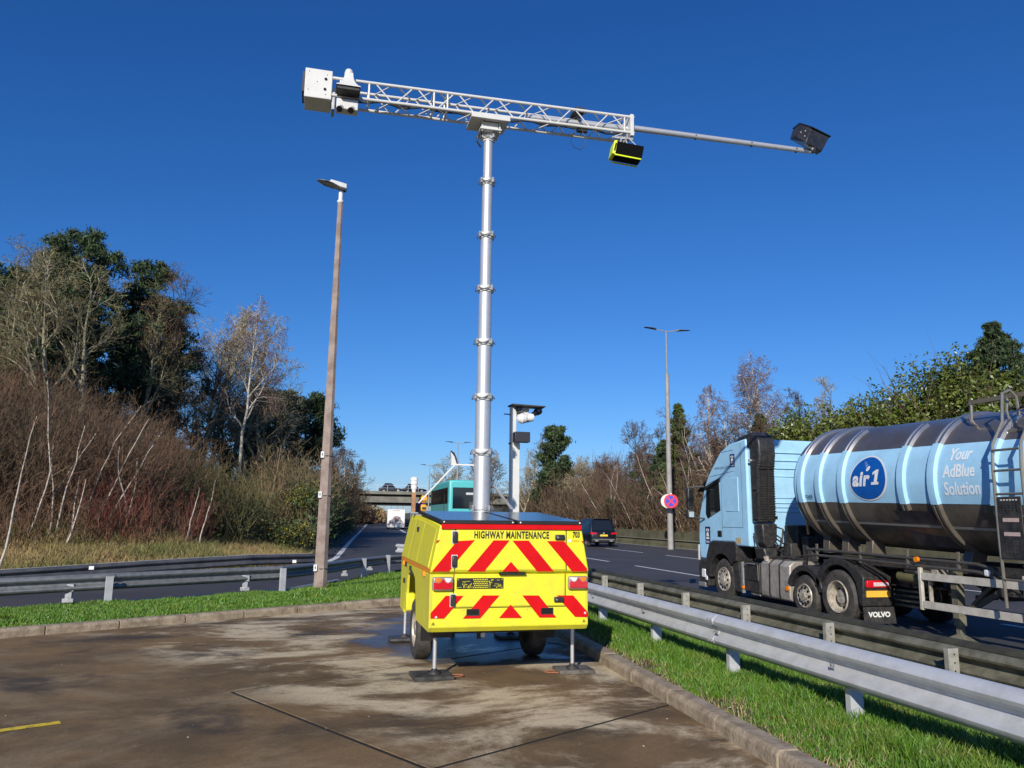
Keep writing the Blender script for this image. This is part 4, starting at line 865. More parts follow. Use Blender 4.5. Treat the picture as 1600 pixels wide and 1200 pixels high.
MB().tube([(10.43, 16.1, 1.45), (10.55, 16.02, 1.4), (10.5, 16.0, 1.1), (10.36, 16.0, .95)], .022, 8).tube([(9.96, 16.3, 1.3), (9.96, 16.25, 1.1), (10.02, 16.15, .95)], .016, 8).build('hose', BLK, tu)
MB().cyl((9.90, 16.3, 2.99), (9.97, 16.3, 2.99), .03).build('bracket_lamp', ALU, tu)
# lines and clutter behind the cab
rg = random.Random(3); m_ = MB()
for k in range(12):
    p0 = Vector((rg.uniform(10.3, 11.6), 16.35, rg.uniform(.7, 1.3))); p1 = Vector((rg.uniform(10.6, 11.5), 14.9, rg.uniform(.9, 1.3))); s_ = rg.uniform(.1, .45)
    m_.tube([p0.lerp(p1, t) + Vector((-.15 * math.sin(t * 3.1), 0, -s_ * math.sin(t * math.pi))) for t in np.linspace(0, 1, 9)], .018, 6)
m_.build('suzi_lines', BLK, tu)
MB().box(10.7, 11.5, 15.7, 16.2, .7, 1.5).box(11.1, 11.5, 15.2, 15.6, .7, 1.75).box(10.6, 10.9, 15.2, 15.4, .7, 1.25).box(10.45, 10.65, 15.6, 15.9, .75, 1.1).build('behind_cab_units', DARK, tu, bevel=.03)
MB().cyl((10.75, 15.35, 1.3), (10.72, 15.38, 1.9), .035, .018).build('copper_pipe', mat('copper_pipe', (.45, .24, .1), .4, .6), tu)
MB().cyl((10.1, 15.3, 1.95), (10.1, 15.36, 1.95), .0001).build('pin', DARK, tu)
# steps / battery box
MB().box(10.0, 10.6, 16.20, 16.9, -.05, .62).build('battery_box', DARK, tu, bevel=.02)
MB().box(9.97, 10.0, 16.22, 16.75, .22, .60).build('battery_cover', BLKP, tu, bevel=.02)
MB().box(9.95, 10.02, 16.85, 16.90, -.1, .62).tube([(9.94, 16.8, .1), (9.94, 16.8, .55), (9.94, 16.55, .6), (9.94, 16.3, .6)], .014, 6).build('step_frame', GALV, tu)
MB().cyl((10.1, 16.22, .08), (10.1, 16.7, .08), .075).cyl((10.1, 16.3, -.08), (10.1, 16.65, -.08), .05).build('air_bottle', RIM, tu)
MB().box(9.93, 9.98, 16.80, 16.88, .0, .07).build('marker_lamp', ORN, tu, bevel=.01)
# fuel tank
rr_ = [( .70, 0)]
tp_ = [(9.96, .02), (9.98, -.08), (10.06, -.12), (10.58, -.12), (10.64, -.05), (10.64, .66), (10.56, .73), (10.1, .73), (9.98, .64)]
o = MB().prism(tp_, 'y', 14.98, 16.10).build('fuel_tank', TANKF, tu, bevel=.03, seg=3)
tp2 = [(9.948, .02), (9.97, -.09), (10.06, -.132), (10.6, -.132), (10.65, -.05), (10.65, .66), (10.56, .742), (10.09, .742), (9.968, .645)]
for y in (15.32, 15.70): MB().prism(tp2, 'y', y, y + .055).build('tank_strap', DARK, tu, bevel=.006, seg=1)
MB().cyl((10.06, 15.95, .70), (10.03, 15.95, .79), .06).build('filler_cap', RIM, o)
MB().tube([(10.2, 16.0, .76), (10.2, 15.5, .8), (10.3, 14.9, .78)], .025, 8).build('hose', DARK, tu)
MB().box(9.93, 9.96, 14.99, 15.06, .13, .20).cyl((9.92, 15.02, .165), (9.96, 15.02, .165), .05).build('marker_lamp', ORN, tu)
# fenders
def fender(yc, zc, ro, ri, a0, a1, ext, x0=9.94, x1=10.56):
    MB().prism(arc(yc, zc, ro, a0, a1, 18) + ext + arc(yc, zc, ri, a1, a0, 18), 'x', x0, x1).build('mudguard', BLKP, tu, bevel=.012)
fender(14.44, .07, .62, .50, 168, 20, [])
fender(13.35, .16, .74, .60, 168, 12, [])
# fix direction: rear of the drive mudguard carries the lamp board
MB().hull([(9.93, 12.72, .60), (10.56, 12.72, .60), (9.93, 12.74, .05), (10.56, 12.74, .05), (9.93, 12.60, .58), (10.56, 12.60, .58), (9.93, 12.64, .05), (10.56, 12.64, .05), (9.94, 12.9, .80), (10.56, 12.9, .80)]).build('lamp_board', BLKP, tu, bevel=.02)
o = MB().box(9.99, 10.49, 12.575, 12.66, .385, .525).build('tail_lamp', REDL, tu, bevel=.03, seg=3)
MB().box(10.13, 10.46, 12.57, 12.60, .415, .49).build('clear_lens', mat('pink_clear_lens', (.55, .35, .38), .2, scale=50, col2=(.8, .7, .7), coat=.4), o, bevel=.01)
MB().box(9.99, 10.50, 12.60, 12.63, .22, .335).build('amber_reflector_plate', mat('amber_reflector', (.95, .52, .06), .5), tu)
MB().hull([(9.93, 12.66, .04), (10.60, 12.66, .04), (9.93, 12.64, -.26), (10.62, 12.64, -.26), (9.93, 12.65, .04), (10.60, 12.65, .04), (9.93, 12.63, -.26), (10.62, 12.63, -.26)]).build('mud_flap', DARK, tu)
text('VOLVO', 'lettering', .125, (10.02, 12.622, -.135), (1, 0, 0), (0, 0, 1), WHT, tu, bold=.006, xs=1.12, off=0)
# fifth wheel springs at the rear of the tractor
m_ = MB()
for k in range(6): m_.box(10.75, 11.05, 12.2 - .02 * k, 12.8, .5 - k * .09, .54 - k * .09)
m_.bar((10.65, 12.9, .86), (10.95, 11.4, .62), .16, .05).build('ramp_and_rungs', GALVD, tu)

# ------------------------------------------------------------------ tanker trailer
tk = thing('tanker_trailer', 'polished steel tanker trailer with a light blue band and white lettering', 'tanker', (11.1, 9, ZR))
TX, TR = 11.1, 1.19
def tz(y): return 2.335 - .025 * (14.4 - y)          # the barrel falls slightly to the rear
def onT(y, a, r):                                     # a: degrees above the left horizontal
    t = math.radians(a); return (TX - r * math.cos(t), y, tz(y) + r * math.sin(t))
def shell(name, m, y0, y1, a0, a1, r=TR, th=None, ny_=1, seg=6, flare=0, parent=tk):
    na = max(2, int(abs(a1 - a0) / seg)); vs = []; ys_ = np.linspace(y0, y1, ny_ + 1)
    for y in ys_:
        for i in range(na + 1): vs.append(onT(y, a0 + (a1 - a0) * i / na, r))
    n = na + 1; fs = [(k * n + i, k * n + i + 1, (k + 1) * n + i + 1, (k + 1) * n + i) for k in range(ny_) for i in range(na)]
    mb = MB(); mb.add(vs, fs)
    if th:
        mb.add([onT(y, a0 + (a1 - a0) * i / na, r - th) for y in (y0, y0) for i in range(na + 1)], [])
    return mb.build(name, m, parent)
Y0_, Y1_ = 3.6, 14.55
A_B, A_T = -16.5, 32.0
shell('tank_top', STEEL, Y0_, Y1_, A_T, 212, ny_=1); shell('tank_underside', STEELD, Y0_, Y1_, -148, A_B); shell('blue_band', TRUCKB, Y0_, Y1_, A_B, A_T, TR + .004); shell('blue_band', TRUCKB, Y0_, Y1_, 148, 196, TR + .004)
# dished front end
dv = []; R_ = 8
prof = [(TR * math.sin(math.radians(90 * i / R_)), .34 * math.cos(math.radians(90 * i / R_))) for i in range(R_ + 1)]
MB().lathe([(r, Y1_ + a - .0) for r, a in prof], (TX, 0, tz(Y1_)), 'y', 48).build('dished_end', STEEL, tk)
MB().lathe([(r, Y0_ - a) for r, a in prof], (TX, 0, tz(Y0_)), 'y', 48).build('dished_end', STEEL, tk)
def ribpart(name, m, y, a0, a1, wd=.20, h=.055):
    na = max(2, int(abs(a1 - a0) / 5)); vs = []
    for i in range(na + 1):
        a = a0 + (a1 - a0) * i / na
        for dy, r in ((-wd / 2, TR + .001), (-wd * .36, TR + h), (-wd * .12, TR + h + .004), (-wd * .05, TR + h * .55), (wd * .05, TR + h * .55), (wd * .12, TR + h + .004), (wd * .36, TR + h), (wd / 2, TR + .001)) if m is STEELR or m is STEELD else ((-wd / 2, TR + .002), (-wd * .36, TR + h + .003), (-wd * .1, TR + h + .005), (-wd * .05, TR + h + .005), (wd * .05, TR + h + .005), (wd * .1, TR + h + .005), (wd * .36, TR + h + .003), (wd / 2, TR + .002)):
            vs.append(onT(y + dy, a, r))
    fs = [(k * 8 + i, k * 8 + (i + 1) % 8, (k + 1) * 8 + (i + 1) % 8, (k + 1) * 8 + i) for k in range(na) for i in range(8)] + [tuple(range(8)), tuple(range(na * 8, na * 8 + 8))]
    return MB().add(vs, fs).build(name, m, tk)
for y, amax, amin, leg in ((14.32, 180, -62, 1), (13.72, 180, -62, 1), (13.02, 62, -62, 1), (11.42, 60, -22, 0), (10.72, 180, -66, 1), (9.55, 100, -66, 1), (6.8, 180, -66, 1), (4.6, 180, -66, 1)):
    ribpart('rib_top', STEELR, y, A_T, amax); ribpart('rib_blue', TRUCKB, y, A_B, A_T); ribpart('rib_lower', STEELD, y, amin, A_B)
    if leg:
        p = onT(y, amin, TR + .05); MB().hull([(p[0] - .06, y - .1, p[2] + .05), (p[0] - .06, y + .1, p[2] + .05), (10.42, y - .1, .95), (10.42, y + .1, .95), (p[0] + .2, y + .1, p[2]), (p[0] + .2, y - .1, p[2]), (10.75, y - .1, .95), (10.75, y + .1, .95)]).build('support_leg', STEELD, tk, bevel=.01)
shell('pinstripe', mat('dirty_white_stripe', (.42, .39, .33), .6), 3.8, 14.4, -38.5, -36, TR + .003, seg=1.2)
# code plate under the fourth rib
MB().add([onT(11.72, a, TR + .06) for a in (-22, -58)] + [onT(10.86, a, TR + .06) for a in (-60, -22)], [(0, 1, 2, 3)]).build('hazard_plate', mat('dark_mottled_plate', (.05, .042, .046), .6, scale=5, col2=(.10, .088, .09)), tk, smooth=False)
# lettering and logo on the barrel
def wrap_at(y0, z0, r=TR + .0085, sx=1.):
    def f(x, y):
        yy = y0 - x * sx; dz = z0 + y - tz(yy); return Vector(onT(yy, math.degrees(dz / TR), r))
    return f
NW = mat('soft_white_lettering', (.86, .88, .88), .5, var=.04)
for s_, z_, yy, sz in (('Your', 2.60, 10.42, .29), ('AdBlue', 2.32, 10.50, .29), ('Solution', 2.04, 10.50, .29)):
    sh = .25 if s_ == 'Your' else .05
    text(s_, 'lettering', sz, (0, 0, 0), (1, 0, 0), (0, 0, 1), NW, tk, bold=.006, shear=sh, wrap=wrap_at(yy, z_, sx=.74))
text('®', 'lettering', .1, (0, 0, 0), (1, 0, 0), (0, 0, 1), NW, tk, wrap=wrap_at(9.78, 2.47))
text('Y2405', 'lettering', .085, (0, 0, 0), (1, 0, 0), (0, 0, 1), mat('dark_blue_digits', (.01, .05, .16), .5), tk, bold=.002, wrap=wrap_at(14.19, 2.07, TR + .03, sx=1.15))
def disc(name, m, yc, zc, ry, rz_, r):
    vs = []; n = 48; fs = []
    for k in range(9):
        q = k / 8
        for i in range(n):
            a = 2 * math.pi * i / n; w_ = 1 - .13 * math.sin(a)           # egg: narrower above
            yy = yc - math.cos(a) * ry * w_ * q; dz = zc + math.sin(a) * rz_ * q - tz(yy); vs.append(onT(yy, math.degrees(dz / TR), r))
    fs = [(k * n + i, k * n + (i + 1) % n, (k + 1) * n + (i + 1) % n, (k + 1) * n + i) for k in range(8) for i in range(n)]
    return MB().add(vs, fs).build(name, m, tk)
disc('logo_rim', WHT, 12.27, 2.40, .50, .42, TR + .012); disc('logo_disc', LOGO, 12.27, 2.40, .465, .392, TR + .018)
text('air', 'lettering', .37, (0, 0, 0), (1, 0, 0), (0, 0, 1), WHT, tk, bold=.015, shear=.16, wrap=wrap_at(12.68, 2.262, TR + .024, sx=1.05), spacing=1.08)
m_ = MB(); wr = wrap_at(12.27, 2.40, TR + .024)
_one = [(x_ - .052, y_ + .0) for x_, y_ in [(.150, -.135), (.345, -.135), (.353, -.088), (.305, -.088), (.345, .135), (.285, .135), (.195, .09), (.188, .04), (.255, .066), (.228, -.088), (.158, -.088)]]
MB().add([wr(x, y) for x, y in _one], [tuple(range(11))]).build('digit', WHT, tk, smooth=False)
for x, y, a, b in ((.01, .165, .05, .042), (-.035, .225, .042, .018), (-.065, .262, .036, .013), (-.09, .293, .028, .01)):
    rot = -.9 if b < .04 else 0
    m_.add([wr(x + a * math.cos(t) * math.cos(rot) - b * math.sin(t) * math.sin(rot), y + a * math.cos(t) * .5 * (1 if b > .04 else .9) + b * math.sin(t)) for t in np.linspace(0, 6.28, 14)[:-1]], [tuple(range(13))])
m_.build('logo_drops', WHT, tk, smooth=False)
# catwalk and handrails on top
cw = MB()
ztop = lambda y: tz(y) + TR
cw.box(10.65, 11.5, 3.8, 9.9, ztop(7) + .06, ztop(7) + .09)
cw.build('walkway', DARK, tk)
RR = mat('satin_rail_steel', (.38, .34, .28), .4, .7, scale=4, var=.2)
m_ = MB()
m_.box(10.32, 10.36, 3.8, 10.28, 3.50, 3.575).build('handrail', mat('dusty_handrail', (.22, .19, .14), .6, .4), tk, bevel=.006)
for y in (10.24, 9.55, 8.75, 8.0, 7.2):
    MB().tube([(10.34, y, 3.54), (10.30, y, 3.32), (10.33, y, 3.15), (10.5, y - .05, 3.2)] if y != 10.24 else [(10.34, y, 3.54), (10.32, y, 3.25), (10.36, y - .02, 3.18), (10.36, y - .30, 2.96)], .022, 8).build('rail_post', RR, tk)
MB().box(10.40, 10.75, 9.2, 9.9, 3.12, 3.2).hull([(10.22, 9.62, 3.02), (10.30, 9.5, 3.2), (10.42, 9.35, 3.1), (10.22, 9.4, 2.95), (10.4, 9.7, 3.2)]).build('valve_box', STEELR, tk, bevel=.02)
MB().tube([(10.2, 9.6, 2.97), (10.2, 9.0, 3.0), (10.25, 8.2, 3.0)], .03, 8).build('top_pipe', RR, tk)
# ladder
LX = 9.72
for y in (9.34, 8.86):
    MB().tube([(10.30, y, 3.22), (10.28, y, 3.50), (10.16, y, 3.60), (10.02, y, 3.54), (9.99, y, 3.30), (9.97, y, 3.1), (LX + .03, y, 2.75), (LX, y, 2.4), (LX, y, 1.3), (LX + .02, y, .40)], .024, 8).build('ladder_rail', RR, tk)
for z in (2.66, 2.36, 2.02, 1.7, 1.4, 1.1, .8): MB().cyl((LX, 9.34, z), (LX, 8.86, z), .019, n=8).build('rung', RR, tk)
o = MB().box(LX - .03, LX - .015, 8.90, 9.30, 1.10, 1.98).build('ladder_guard', DARK, tk, bevel=.01)
h_ = MB()
for i in range(5):
    for j in range(6): h_.cyl((LX - .034, 8.98 + .06 * i, 1.18 + .05 * j), (LX - .029, 8.98 + .06 * i, 1.18 + .05 * j), .008, n=6); h_.cyl((LX - .034, 8.98 + .06 * i, 1.78 + .04 * (j % 4)), (LX - .029, 8.98 + .06 * i, 1.78 + .04 * (j % 4)), .007, n=6)
h_.build('guard_holes', VOID, o)
m_ = MB()
for i in range(6): m_.box(LX - .034, LX - .03, 8.96 + i * .05, 8.985 + i * .05, 1.925, 1.94)
m_.build('white_marks', WHT, o, smooth=False)
for z in (1.62, 1.42): MB().box(LX - .036, LX - .03, 8.96, 9.22, z, z + .055).build('pale_label', mat('pale_pink_label', (.6, .5, .45), .6, scale=70, col2=(.4, .25, .22)), o, smooth=False)
# pipework along the barrel
PP = mat('dirty_pipe', (.16, .145, .12), .45, .6, scale=5, bump=.05)
for z, dz in ((1.03, 0), (.915, .0)):
    MB().tube([(10.35, 14.9, z - .25), (10.0, 14.35, z - .02), (9.98, 14.1, z), (9.98, 12.0, z - .03), (9.98, 10.05, z - .06), (9.98, 9.8, z - .10), (10.0, 9.45, z - .32), (10.05, 9.2, z - .40), (10.1, 4, z - .45)], .026, 8).build('pipe', PP, tk)
for y in (14.0, 12.7, 11.5, 10.4): MB().box(9.965, 10.0, y - .02, y + .02, .84, 1.14).build('pipe_bracket', RR, tk)
MB().box(10.35, 10.5, 3.6, 14.0, .78, .92).box(11.7, 11.85, 3.6, 14.0, .78, .92).box(10.4, 11.8, 13.1, 14.2, .70, .86).build('subframe', DARK, tk)
MB().hull([(10.5, 9.6, .9), (11.7, 9.6, .9), (10.5, 11.2, .8), (11.7, 11.2, .8), (10.9, 10.5, .35), (11.3, 10.5, .35), (10.5, 9.6, .6), (11.7, 9.6, .6)]).build('sump', DARK, tk)
# landing gear and side guard
MB().box(10.2, 10.34, 10.70, 10.84, -.05, .85).box(10.22, 10.32, 10.72, 10.82, -.28, .0).box(10.1, 10.44, 10.6, 10.94, -.34, -.28).hull([(10.15, 10.55, -.28), (10.4, 10.55, -.28), (10.15, 11.0, -.28), (10.4, 11.0, -.28), (10.22, 10.72, -.15), (10.32, 10.82, -.15)]).build('landing_leg', GALVD, tk, bevel=.01)
MB().bar((10.28, 10.6, .22), (10.28, 9.9, .80), .03, .05).bar((10.3, 10.6, .2), (10.4, 9.6, .8), .06, .08).bar((10.28, 10.6, .2), (10.28, 9.95, .26), .05, .05).build('leg_strut', PP, tk)
GD = mat('brushed_side_guard', (.62, .58, .50), .5, .1, scale=6, col2=(.48, .44, .37), bump=.05)
MB().box(9.93, 9.97, 3.8, 11.17, .65, .77).build('guard_rail', GD, tk, bevel=.006)
MB().box(9.93, 9.97, 3.8, 11.17, .19, .31).build('guard_rail', GD, tk, bevel=.006)
MB().box(9.926, 9.985, 11.17, 11.23, .16, .85).build('guard_upright', GD, tk, bevel=.006)
for y in (9.2, 7.4): MB().box(9.97, 10.03, y, y + .06, .2, .85).build('guard_upright', GD, tk, bevel=.006)
MB().box(10.02, 10.08, 11.08, 11.12, .2, .7).box(9.98, 10.35, 10.85, 10.99, .70, .86).build('guard_bracket', RIM, tk, bevel=.008)
MB().cyl((9.90, 11.23, .98), (9.95, 11.23, .98), .045, n=12).build('marker_lamp', ORN, tk)
MB().box(9.94, 9.99, 9.80, 9.90, .80, .90).build('work_lamp', WHL, tk, bevel=.02)
m_ = MB(); rg = random.Random(12)
for k in range(16): x = rg.uniform(10.3, 11.4); y = rg.uniform(9.2, 12.0); z = rg.uniform(.3, .8); m_.box(x, x + rg.uniform(.05, .3), y, y + rg.uniform(.05, .3), z, z + rg.uniform(.05, .25))
m_.build('dark_filler_boxes', DARK, tk, bevel=.015)  # random boxes added to keep the see-through space under the tank dark
MB().cyl((10.15, 11.2, .62), (10.15, 11.9, .66), .09, n=12).build('olive_cylinder', mat('olive_cylinder', (.13, .12, .05), .6), tk)
for k, y in enumerate((6.6, 5.3, 4.0)):
    wheel(y, 10.05, .5, 'deep', tk); wheel(y, 12.15, .5, 'deep', tk)
MB().tube([(10.0, 8.6, .42), (9.98, 8.4, .5), (9.98, 8.2, .42), (9.99, 8.4, .34), (10.0, 8.6, .42)], .03, 8).build('hose_coil', WHT, tk)

# ------------------------------------------------------------------ street lamps
def head(m_, c, d, L=.62, wd=.30):
    """flat tapered lamp head starting at c going along d"""
    c = Vector(c); d = Vector(d).normalized(); n_ = Vector((-d.y, d.x, 0)).normalized(); u = Vector((0, 0, 1))
    P = lambda a, b, z: c + d * a + n_ * b + u * z
    m_.hull([P(0, -.06, -.05), P(0, .06, -.05), P(0, -.06, .05), P(0, .06, .05), P(L * .3, -wd / 2, .0), P(L * .3, wd / 2, .0), P(L * .3, -wd / 2 + .03, .05), P(L * .3, wd / 2 - .03, .05), P(L * .75, -wd / 2, .01), P(L * .75, wd / 2, .01), P(L, -wd * .2, .01), P(L, wd * .2, .01), P(L * .9, -.05, .045), P(L * .9, .05, .045)])
    return P
sl1 = thing('street_lamp', 'tall tapered brown concrete lamp post with one flat head, left of the trailer', 'street lamp', (.235, 19.19, -.1))
zb, zt = -.3, 9.55
nseg = 12; vs = []; 
for k in range(nseg + 1):
    t = k / nseg; z = zb + (zt - zb) * t; r = .165 * (1 - t) + .068 * t
    for i in range(8):
        a = math.pi / 8 + i * math.pi / 4; vs.append((.238 + .0 * t + r * math.cos(a), 19.19 + r * math.sin(a), z))
MB().add(vs, [(k * 8 + i, k * 8 + (i + 1) % 8, (k + 1) * 8 + (i + 1) % 8, (k + 1) * 8 + i) for k in range(nseg) for i in range(8)]).build('column', LAMPC, sl1, smooth=False)
MB().cyl((.238, 19.19, 9.5), (.238, 19.19, 9.80), .055, n=12).lathe([(.07, 9.48), (.085, 9.5), (.085, 9.54), (.06, 9.56)], (.238, 19.19, 0), 'z', 12).build('spigot', WHT, sl1)
m_ = MB(); P = head(m_, (.36, 19.19, 9.86), (-1, -.30, .10), .76, .32); o = m_.build('lamp_head', mat('silver_lamp_head', (.5, .52, .52), .35, .4), sl1, bevel=.008)
MB().add([P(.28, -.16, -.01), P(.28, .16, -.01), P(.52, .16, .0), P(.64, .05, .0), P(.64, -.05, .0), P(.52, -.16, .0)], [(0, 1, 2, 3, 4, 5)]).build('lamp_glass', mat('brown_lamp_glass', (.05, .035, .02), .2), o)
MB().hull([(.37, 19.02, 9.83), (.37, 19.28, 9.83), (.37, 19.02, 9.95), (.37, 19.28, 9.95), (-.06, 18.90, 9.93), (-.06, 19.1, 9.93), (-.02, 18.90, 9.975), (-.02, 19.1, 9.975), (.2, 18.96, 9.84), (.2, 18.96, 9.96)]).build('white_housing', WHT, o, bevel=.01)
MB().cyl((.33, 19.14, 9.86), (.33, 19.26, 9.86), .05, n=12).build('pivot', DARK, sl1)
for z in (3.0, 2.05, .35):
    r = .165 - (z - zb) / (zt - zb) * .097 + .004
    MB().lathe([(r, z - .01), (r + .006, z), (r, z + .01)], (.238, 19.19, 0), 'z', 8).build('band', DARK, sl1)
    o = MB().box(.238 - r - .01, .238 - r + .07, 19.19 - r - .01, 19.19 - r + .03, z - .05, z + .10).build('number_tag', WHT, sl1)
    MB().box(.238 - r + .02, .238 - r + .04, 19.19 - r - .013, 19.19 - r - .01, z, z + .06).build('tag_mark', BLK, o)
def lamp(px, pyt, D, label, double=True, z0=None, arm=1.1, r0=.13, r1=.06, m=LAMPG, grp=None, zof=None):
    p = dep(px, pyt, D); z0 = float(T(p[0], p[1])) - .2 if z0 is None else z0
    t_ = thing('street_lamp', label, 'street lamp', (float(p[0]), float(p[1]), z0), 0, grp); x, y, z = map(float, p); zj = z0 + (z - z0) * .80
    MB().cyl((x, y, z0), (x, y, zj), r0, (r0 + r1 * 1.2) / 2, n=12).cyl((x, y, zj), (x, y, z), r1, r1 * .8, n=10).build('column', m, t_)
    for s in ((-1, 1) if double else (1,)):
        MB().tube([(x, y, z - .05), (x + s * arm * .5, y, z + .03), (x + s * arm * .85, y, z + .07)], r1 * .55, 6).build('arm', m, t_)
        hm = MB(); head(hm, (x + s * arm * .55, y, z + .08), (s, -.2, 0), arm * .75, .34); hm.build('lamp_head', mat('dark_lamp_head', (.08, .085, .09), .5) if 'dark_lamp_head' not in bpy.data.materials else bpy.data.materials['dark_lamp_head'], t_)
    return t_
lr = lamp(1040.5, 517, 52.5, 'tall grey double headed street lamp behind the concrete barrier', arm=1.35, r0=.20, r1=.055)
lamp(540, 711, 95, 'distant grey street lamp by the left bank, taller of two near the overpass', double=True, arm=.9, r0=.11)
lamp(545, 723, 122, 'distant grey street lamp, lower of two near the left end of the overpass', double=False, arm=.6, r0=.15)
lamp(671.5, 727, 118, 'distant thin double headed street lamp left of the mast', arm=1.2, r0=.13)
lamp(716, 692, 96, 'distant double headed street lamp rising behind the turquoise bus', arm=1.3, r0=.14)
for px, pt, D in ((602, 779, 300), (612, 783, 340), (622, 776, 280), (630, 784, 380), (643, 780, 260)):
    lamp(px, pt, D, 'one of the faint thin street lamps seen far away beneath the overpass', double=True, arm=1.2, r0=.14, grp='far lamps beyond the overpass')
# no stopping sign on the lamp column
p = dep(1048.5, 783, 51.6)
sg = thing('road_sign', 'round red and blue no stopping sign on the right street lamp column', 'road sign', tuple(map(float, p)), -.38)
BLU = mat('sign_blue', (.02, .05, .55), .4); SRED = mat('sign_red', (.8, .012, .04), .4)
MB().cyl((0, 0, 0), (0, .02, 0), .45, n=32).build('sign_disc', SRED, sg, world=False)
MB().cyl((0, -.006, 0), (0, -.001, 0), .34, n=32).build('blue_field', BLU, sg, world=False)
for a in (45, 135): c_, s_ = math.cos(math.radians(a)) * .36, math.sin(math.radians(a)) * .36; MB().bar((-c_, -.010 - a * 1e-5, -s_), (c_, -.010 - a * 1e-5, s_), .10, .006, up=(0, 1, 0)).build('red_bar', SRED, sg, world=False)
MB().cyl((-.2, .10, 0), (-.2, .12, 0), .45, n=24).build('rear_disc', ALUW, sg, world=False)
MB().box(-.05, .05, -.01, .02, .44, .52).build('clip', WHT, sg, world=False)

# ------------------------------------------------------------------ overpass
ob = thing('overpass', 'concrete road bridge with steel railings crossing the motorway far ahead', 'bridge', (12, 150, ZR))
zt_, zm, zb_ = 6.55, 5.2, 4.35
ob_y = 148
p_l = dep(540, 770, 150); 
q = lambda py, D=149: float(dep(600, py, D)[2])
zt_, zl, zb_, zu = q(768.5), q(773), q(779.5), q(785.5)
XL_, XR_ = 2.6, 46
MB().box(XL_ - 4, XR_, 144.0, 152.5, zl, zt_).build('deck_edge', CONC, ob)
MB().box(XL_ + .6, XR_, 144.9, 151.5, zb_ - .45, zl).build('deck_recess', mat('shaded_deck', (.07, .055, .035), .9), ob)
MB().box(XL_ + .8, XR_, 144.5, 151.9, zu, zb_ + .35).build('beam', CONC, ob)
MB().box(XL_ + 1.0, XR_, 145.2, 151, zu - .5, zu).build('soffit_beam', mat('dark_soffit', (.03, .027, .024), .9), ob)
for x in np.arange(XL_ - 3, XR_, 1.9): MB().box(x, x + .05, 144.1, 144.16, zt_, zt_ + 1.15).build('railing_post', ALUW, ob, smooth=False)
MB().box(XL_ - 3, XR_, 144.1, 144.14, zt_ + 1.1, zt_ + 1.14).box(XL_ - 3, XR_, 144.1, 144.13, zt_ + .6, zt_ + .62).build('railing', ALUW, ob, smooth=False)
MB().box(XL_ - 6, XL_ + .8, 144.3, 152, -1, zt_ - .4).box(XR_ - 1, XR_ + 4, 144.3, 152, -1, zt_ - .1).build('abutment', CONC, ob)
MB().box(XL_ - 1.7, XL_ + .6, 143.95, 144, zt_ + .1, zt_ + 1.3).build('sign_back', mat('pale_panel', (.45, .45, .4), .6), ob)

